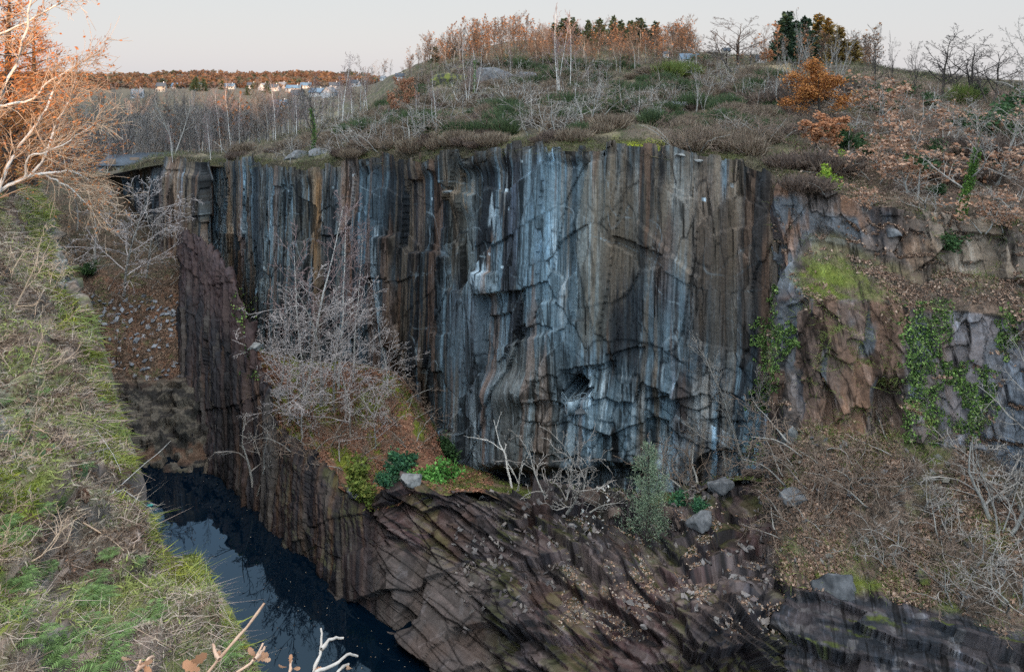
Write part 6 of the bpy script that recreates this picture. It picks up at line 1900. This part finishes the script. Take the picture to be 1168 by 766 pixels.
# ------------------------------------------------------------------ things on the water
M_TEAL = flatm('teal plastic', (.03, .30, .26), .4, .5)
def wpos(px_, py_): 
    Y = 34 * FPX / (py_ - HZ); return ((px_ - CX) / FPX * Y, Y, -34.)
rng = np.random.default_rng(3)
r0 = wpos(171, 577)
r_ = empty('plastic_float', r0, 'small teal plastic float drifting near the far end of the pond', 'float', None, .4)
P_ = np.array([(-.22, 0, .06), (-.18, 0, .06), (.12, 0, .06), (.19, 0, .06), (.26, 0, .06)]); v_, f_ = tubes([(P_, np.array([.02, .10, .10, .05, .04]))], 12)
attach(r_, [('body', me_of('body', v_, f_, M_TEAL, smooth=True))])
v_, f_ = tubes([(np.array([(.26, 0, .06), (.31, 0, .06)]), np.array([.05, .05]))], 10); attach(r_, [('cap', me_of('cap', v_, f_, M_WALLS[0]))])
for k, (a_, b_, lb) in enumerate([((169, 573), (187, 572), 'straight pale stick floating near the teal float'), ((176, 590), (190, 584), 'curved dark branch floating by the near bank'), ((262, 722), (275, 716), 'pale twig floating close to the near bank edge')]):
    p0, p1 = np.array(wpos(*a_)), np.array(wpos(*b_))
    m_ = (p0 + p1) / 2 + rng.normal(size=3) * np.array([.2, .2, 0])
    bl = [(np.array([p0, m_, p1]) - p0 + np.array([0, 0, .03]), np.array([.05, .04, .02]))]
    bl.append(limb(m_ - p0 + np.array([0, 0, .03]), (p1 - p0) + np.array([.3, .8, .0]), .9, .02, 3, rng, 0, .1))
    v_, f_ = tubes(bl, 5); o = mesh_obj('floating_branch', v_, f_, M_TWIG_GREY); o.location = p0
    tag(o, lb, 'branch')

# ------------------------------------------------------------------ fallen branches on the bank, oak sprigs close to the camera
def stick(pts, Y, r, mat, label, name='fallen_branch', forks=3, seed=0):
    rng = np.random.default_rng(seed)
    Q = []
    for a, b_ in pts:
        l_, n = hit(a, b_); Q.append(np.array(l_) + np.array([0, 0, .06]))
    Q = np.array(Q); org = Q[0].copy(); Q = Q - org
    k = np.linspace(0, len(Q) - 1, len(Q) * 3); Q = pchip(np.arange(len(Q), dtype=float), Q, k)
    bl = [(Q, np.linspace(r, r * .3, len(Q)))]
    for _ in range(forks):
        p, d, rr = at_t(bl[0], rng.uniform(.4, .95)); L_ = np.linalg.norm(Q[-1]) * .25
        bl.append(limb(p, rot_about(d, perp(d, rng), .6) + np.array([0, 0, .3]), L_, rr * .6, 4, rng, .03, .2))
    v_, f_ = tubes(bl, 5); o = mesh_obj(name, v_, f_, mat, smooth=True); o.location = org
    return tag(o, label, 'branch')
stick([(110, 570), (128, 565), (146, 548)], 0, .03, M_BIRCH, 'short white branch lying on the bank near the pond corner', seed=1)
stick([(30, 480), (60, 500), (95, 512)], 0, .022, M_TWIG_WARM, 'pale branch lying across the middle of the near bank', seed=2)
stick([(0, 500), (30, 505), (70, 500), (110, 510)], 0, .02, M_TWIG_WARM, 'long thin branch across the bank at the left edge', seed=3)
stick([(60, 510), (85, 525), (128, 512), (132, 530)], 0, .018, M_TWIG_GREY, 'crooked grey branch on the bank above the white one', seed=4)
stick([(95, 600), (125, 618), (150, 640)], 0, .016, M_TWIG_WARM, 'fine pale twig on the lower bank', seed=5)
M_SPRIG = mat_noise('sunlit oak twig', (.36, .22, .15), (.52, .36, .26), 20., rough=.8, spec=.2)
M_SPRIGW = mat_noise('pale dead twig', (.30, .27, .24), (.44, .40, .36), 20., rough=.8, spec=.2)
def oakleaf(c_, a, b_, L_):
    """lobed oak leaf as a fan of faces, a = along, b = across"""
    t = np.linspace(0, 1, 9); w = np.array([.03, .14, .10, .24, .17, .30, .20, .22, .03])
    cr = np.cross(a, b_) * .12
    up_ = np.array([c_ + a * L_ * x + b_ * L_ * y + cr * L_ * math.sin(x * 3) for x, y in zip(t, w)]); dn = np.array([c_ + a * L_ * x - b_ * L_ * y * .9 + cr * L_ * math.sin(x * 3) for x, y in zip(t, w)])
    q = [np.stack([dn[i], dn[i + 1], up_[i + 1], up_[i]]) for i in range(8)]
    return np.array(q)
def sprig(lines, Y, label, mat, leaves, seed, col=((.46, .25, .15), (.40, .20, .11), (.52, .32, .21))):
    rng = np.random.default_rng(seed)
    bl = []
    org = pos(lines[0][0][0], lines[0][0][1], Y)
    for pts in lines:
        Q = np.array([pos(a, b_, Y + .04 * k) for k, (a, b_) in enumerate(pts)]) - org
        k = np.linspace(0, len(Q) - 1, (len(Q) - 1) * 4 + 1); Q = pchip(np.arange(len(Q), dtype=float), Q, k) + rng.normal(size=(len(k), 3)) * .0012
        R_ = np.linspace(.0052, .0032, len(Q)) * (1 + .35 * (rng.random(len(Q)) > .75)); bl.append((Q, R_))
    r_ = empty('oak_sprig', tuple(org), label, 'twig')
    v_, f_ = tubes(bl, 7); attach(r_, [('stem', me_of('stem', v_, f_, mat, smooth=True))])
    V = []
    for (a, b_, L_, ang) in leaves:
        c_ = pos(a, b_, Y + .03) - org
        al = np.array([math.cos(ang), rng.normal() * .35, math.sin(ang)]); al /= np.linalg.norm(al)
        ac = np.cross(al, np.array([rng.normal() * .4, 1, rng.normal() * .4])); ac /= np.linalg.norm(ac)
        w_ = oakleaf(c_, al, ac, L_ / FPX * Y)
        v_, f_, cc = polys(w_, np.tile(tint(rng, 1, col, .15), (8, 1)))
        attach(r_, [('leaf', me_of('leaf', v_, f_, M_LEAF, cc))])
sprig([[(205, 860), (235, 770), (262, 738), (302, 687)], [(250, 752), (245, 742), (243, 734)]], 2.1, 'straight reddish twig rising over the pond at the bottom edge', M_SPRIG, [(214, 758, 24, .5), (228, 764, 22, 2.6), (246, 752, 12, 1.2)], 1)
sprig([[(215, 850), (262, 772), (290, 752), (300, 733)], [(290, 752), (297, 745), (302, 738)]], 2.3, 'short twig with a withered oak leaf right of the straight reddish one', M_SPRIG, [(288, 750, 18, -.1), (292, 748, 13, 2.3), (300, 752, 10, .2)], 2)
sprig([[(365, 830), (358, 766), (366, 741), (367, 716)], [(366, 740), (376, 729), (391, 727)], [(358, 766), (382, 757), (396, 746), (407, 748)], [(372, 800), (386, 764), (397, 757)]], 2.2, 'pale forked dead twig at the bottom edge over the pond', M_SPRIGW, [(358, 765, 11, .4), (396, 758, 14, -1.4)], 3)
sprig([[(318, 860), (330, 766), (332, 752)]], 2.2, 'tiny budded twig between the two larger ones at the bottom edge', M_SPRIG, [(331, 756, 9, 1.57), (327, 760, 10, 2.8), (335, 762, 9, .3)], 4)
sprig([[(140, 860), (155, 770), (160, 752)], [(155, 766), (168, 753), (174, 749)]], 2.0, 'oak twig with curled leaves at the bottom of the near bank', M_SPRIG, [(158, 757, 17, .3), (150, 751, 12, 2.5), (163, 759, 14, -.2)], 5)
# ferns rooted in the near bank
def fern_kind(key, seed):
    rng = np.random.default_rng(seed)
    V = []
    for k in range(13):
        az = k * 2.399 + rng.normal() * .2
        L_ = rng.uniform(.28, .46)
        out = np.array([math.cos(az), math.sin(az), 0.]); sd_ = np.array([-out[1], out[0], 0.])
        rib_ = [out * L_ * t + np.array([0, 0, 1.]) * L_ * (1.15 * t - 1.15 * t * t) for t in np.linspace(0, 1, 15)]
        for j in range(1, 14):
            w = L_ * .30 * math.sin(math.pi * (j / 14.) ** .7) + .012
            for sg in (-1, 1):
                a_ = rib_[j]; tip = a_ + sd_ * sg * w + out * w * .45 - np.array([0, 0, .25 * w]); b_ = rib_[j + 1]; m_ = (a_ + b_) / 2 + sd_ * sg * w * .5
                V.append([a_, m_ - out * .010, tip, m_ + out * .014])
    V = np.array(V)
    v_, f_, c_ = polys(V, tint(rng, len(V), [(.10, .17, .05), (.14, .22, .07), (.08, .13, .04)], .3))
    st = [limb((0, 0, -.05), np.array([math.cos(k), math.sin(k), 1.6]), .14, .006, 3, rng, 0, .05) for k in range(6)]
    sv, sf = tubes(st, 4)
    LIB[key] = [('foliage', me_of('foliage', v_, f_, M_LEAF, c_)), ('stem', me_of('stem', sv, sf, M_DARKBARK))]
fern_kind('fern0', 401); fern_kind('fern1', 402)
rg = np.random.default_rng(61)
n_f = 0
while n_f < 34:
    x, y = rg.uniform(0, 270), rg.uniform(420, 762)
    if x > np.interp(y, [420, 500, 560, 610, 670, 766], [112, 132, 150, 178, 220, 265]): continue
    l_, n = hit(x, y)
    if l_ is None or l_.y > 26: continue
    s_ = rg.uniform(.4, .8)
    r_ = empty('fern', (l_[0], l_[1], l_[2] + .03), 'small green fern growing out of the near bank', 'fern', 'ferns on the near bank', rg.uniform(0, 6.28), s_)
    attach(r_, LIB['fern%d' % (n_f % 2)]); n_f += 1
# ------------------------------------------------------------------ camera, sky, sun
cam = bpy.data.cameras.new('camera')
cam.sensor_width = 36.
cam.lens = 36. * FPX / 1168.
cam.shift_y = -(383. - HZ) / 1168.
cam.clip_start = .05
cam.clip_end = 20000
co = bpy.data.objects.new('camera', cam)
COL.objects.link(co)
co.rotation_euler = (math.radians(90), 0, 0)
scene.camera = co

SUN_EL, SUN_AZ = math.radians(2.0), math.radians(163.)      # low evening sun behind the viewpoint, a little right
sd = Vector((math.sin(SUN_AZ) * math.cos(SUN_EL), math.cos(SUN_AZ) * math.cos(SUN_EL), math.sin(SUN_EL)))
w = bpy.data.worlds.new('World')
scene.world = w
w.use_nodes = True
nt = w.node_tree
bg = nt.nodes['Background']
sky = nt.nodes.new('ShaderNodeTexSky')
sky.sky_type = 'NISHITA'
sky.sun_disc = False
sky.sun_elevation = SUN_EL
sky.sun_rotation = SUN_AZ
sky.air_density = 1.0
sky.dust_density = .5
sky.ozone_density = 1.0
L = nt.links.new
hs = nt.nodes.new('ShaderNodeHueSaturation')
hs.inputs['Saturation'].default_value = .6
hs.inputs['Value'].default_value = .18
L(sky.outputs[0], hs.inputs['Color'])
# a thin even veil of high cloud: brighter overhead (as under any cloud sheet) and towards the sunset behind the viewer
tc = nt.nodes.new('ShaderNodeTexCoord')
sx = nt.nodes.new('ShaderNodeSeparateXYZ')
L(tc.outputs['Generated'], sx.inputs[0])
veil = ramp(nt, [(0., (2.45, 2.49, 2.6)), (.12, (2.45, 2.55, 2.7)), (.42, (2.1, 3.9, 6.3)), (.7, (6.0, 7.0, 8.2)), (1., (10.0, 9.8, 9.8))])
L(sx.outputs['Z'], veil.inputs[0])
west = N(nt, 'ShaderNodeMapRange')
west.inputs['From Min'].default_value, west.inputs['From Max'].default_value = .1, -1.
west.inputs['To Min'].default_value, west.inputs['To Max'].default_value = 1., 3.0
L(sx.outputs['Y'], west.inputs['Value'])
mv = N(nt, 'ShaderNodeMix', data_type='RGBA', blend_type='MULTIPLY', clamp_result=False)
mv.inputs['Factor'].default_value = 1
glow = ramp(nt, [(0., (.333, .333, .333)), (1., (1.06, .95, .80))])
mg = N(nt, 'ShaderNodeMapRange')
mg.inputs['From Min'].default_value, mg.inputs['From Max'].default_value = .1, -1.
L(sx.outputs['Y'], mg.inputs['Value']); L(mg.outputs[0], glow.inputs[0])
g3 = N(nt, 'ShaderNodeVectorMath', operation='SCALE')
g3.inputs['Scale'].default_value = 3.
L(glow.outputs[0], g3.inputs[0])
L(veil.outputs[0], mv.inputs['A']); L(g3.outputs[0], mv.inputs['B'])
ad = N(nt, 'ShaderNodeMix', data_type='RGBA', blend_type='ADD', clamp_result=False)
ad.inputs['Factor'].default_value = 1
L(hs.outputs[0], ad.inputs['A']); L(mv.outputs['Result'], ad.inputs['B'])
L(ad.outputs['Result'], bg.inputs['Color'])
bg.inputs['Strength'].default_value = .12
sl = bpy.data.lights.new('sun', 'SUN')
sl.energy = 4.0
sl.angle = math.radians(.53)
sl.color = (1., .56, .28)
so = bpy.data.objects.new('sun', sl)
COL.objects.link(so)
so.rotation_euler = (-sd).to_track_quat('-Z', 'Y').to_euler()
vs = scene.view_settings
vs.view_transform = 'Standard'
vs.look = 'None'
vs.exposure = 1.1
vs.gamma = 1.
scene.cycles.max_bounces = 5
scene.cycles.diffuse_bounces = 3
scene.cycles.glossy_bounces = 2
scene.cycles.transparent_max_bounces = 8
scene.cycles.use_denoising = False
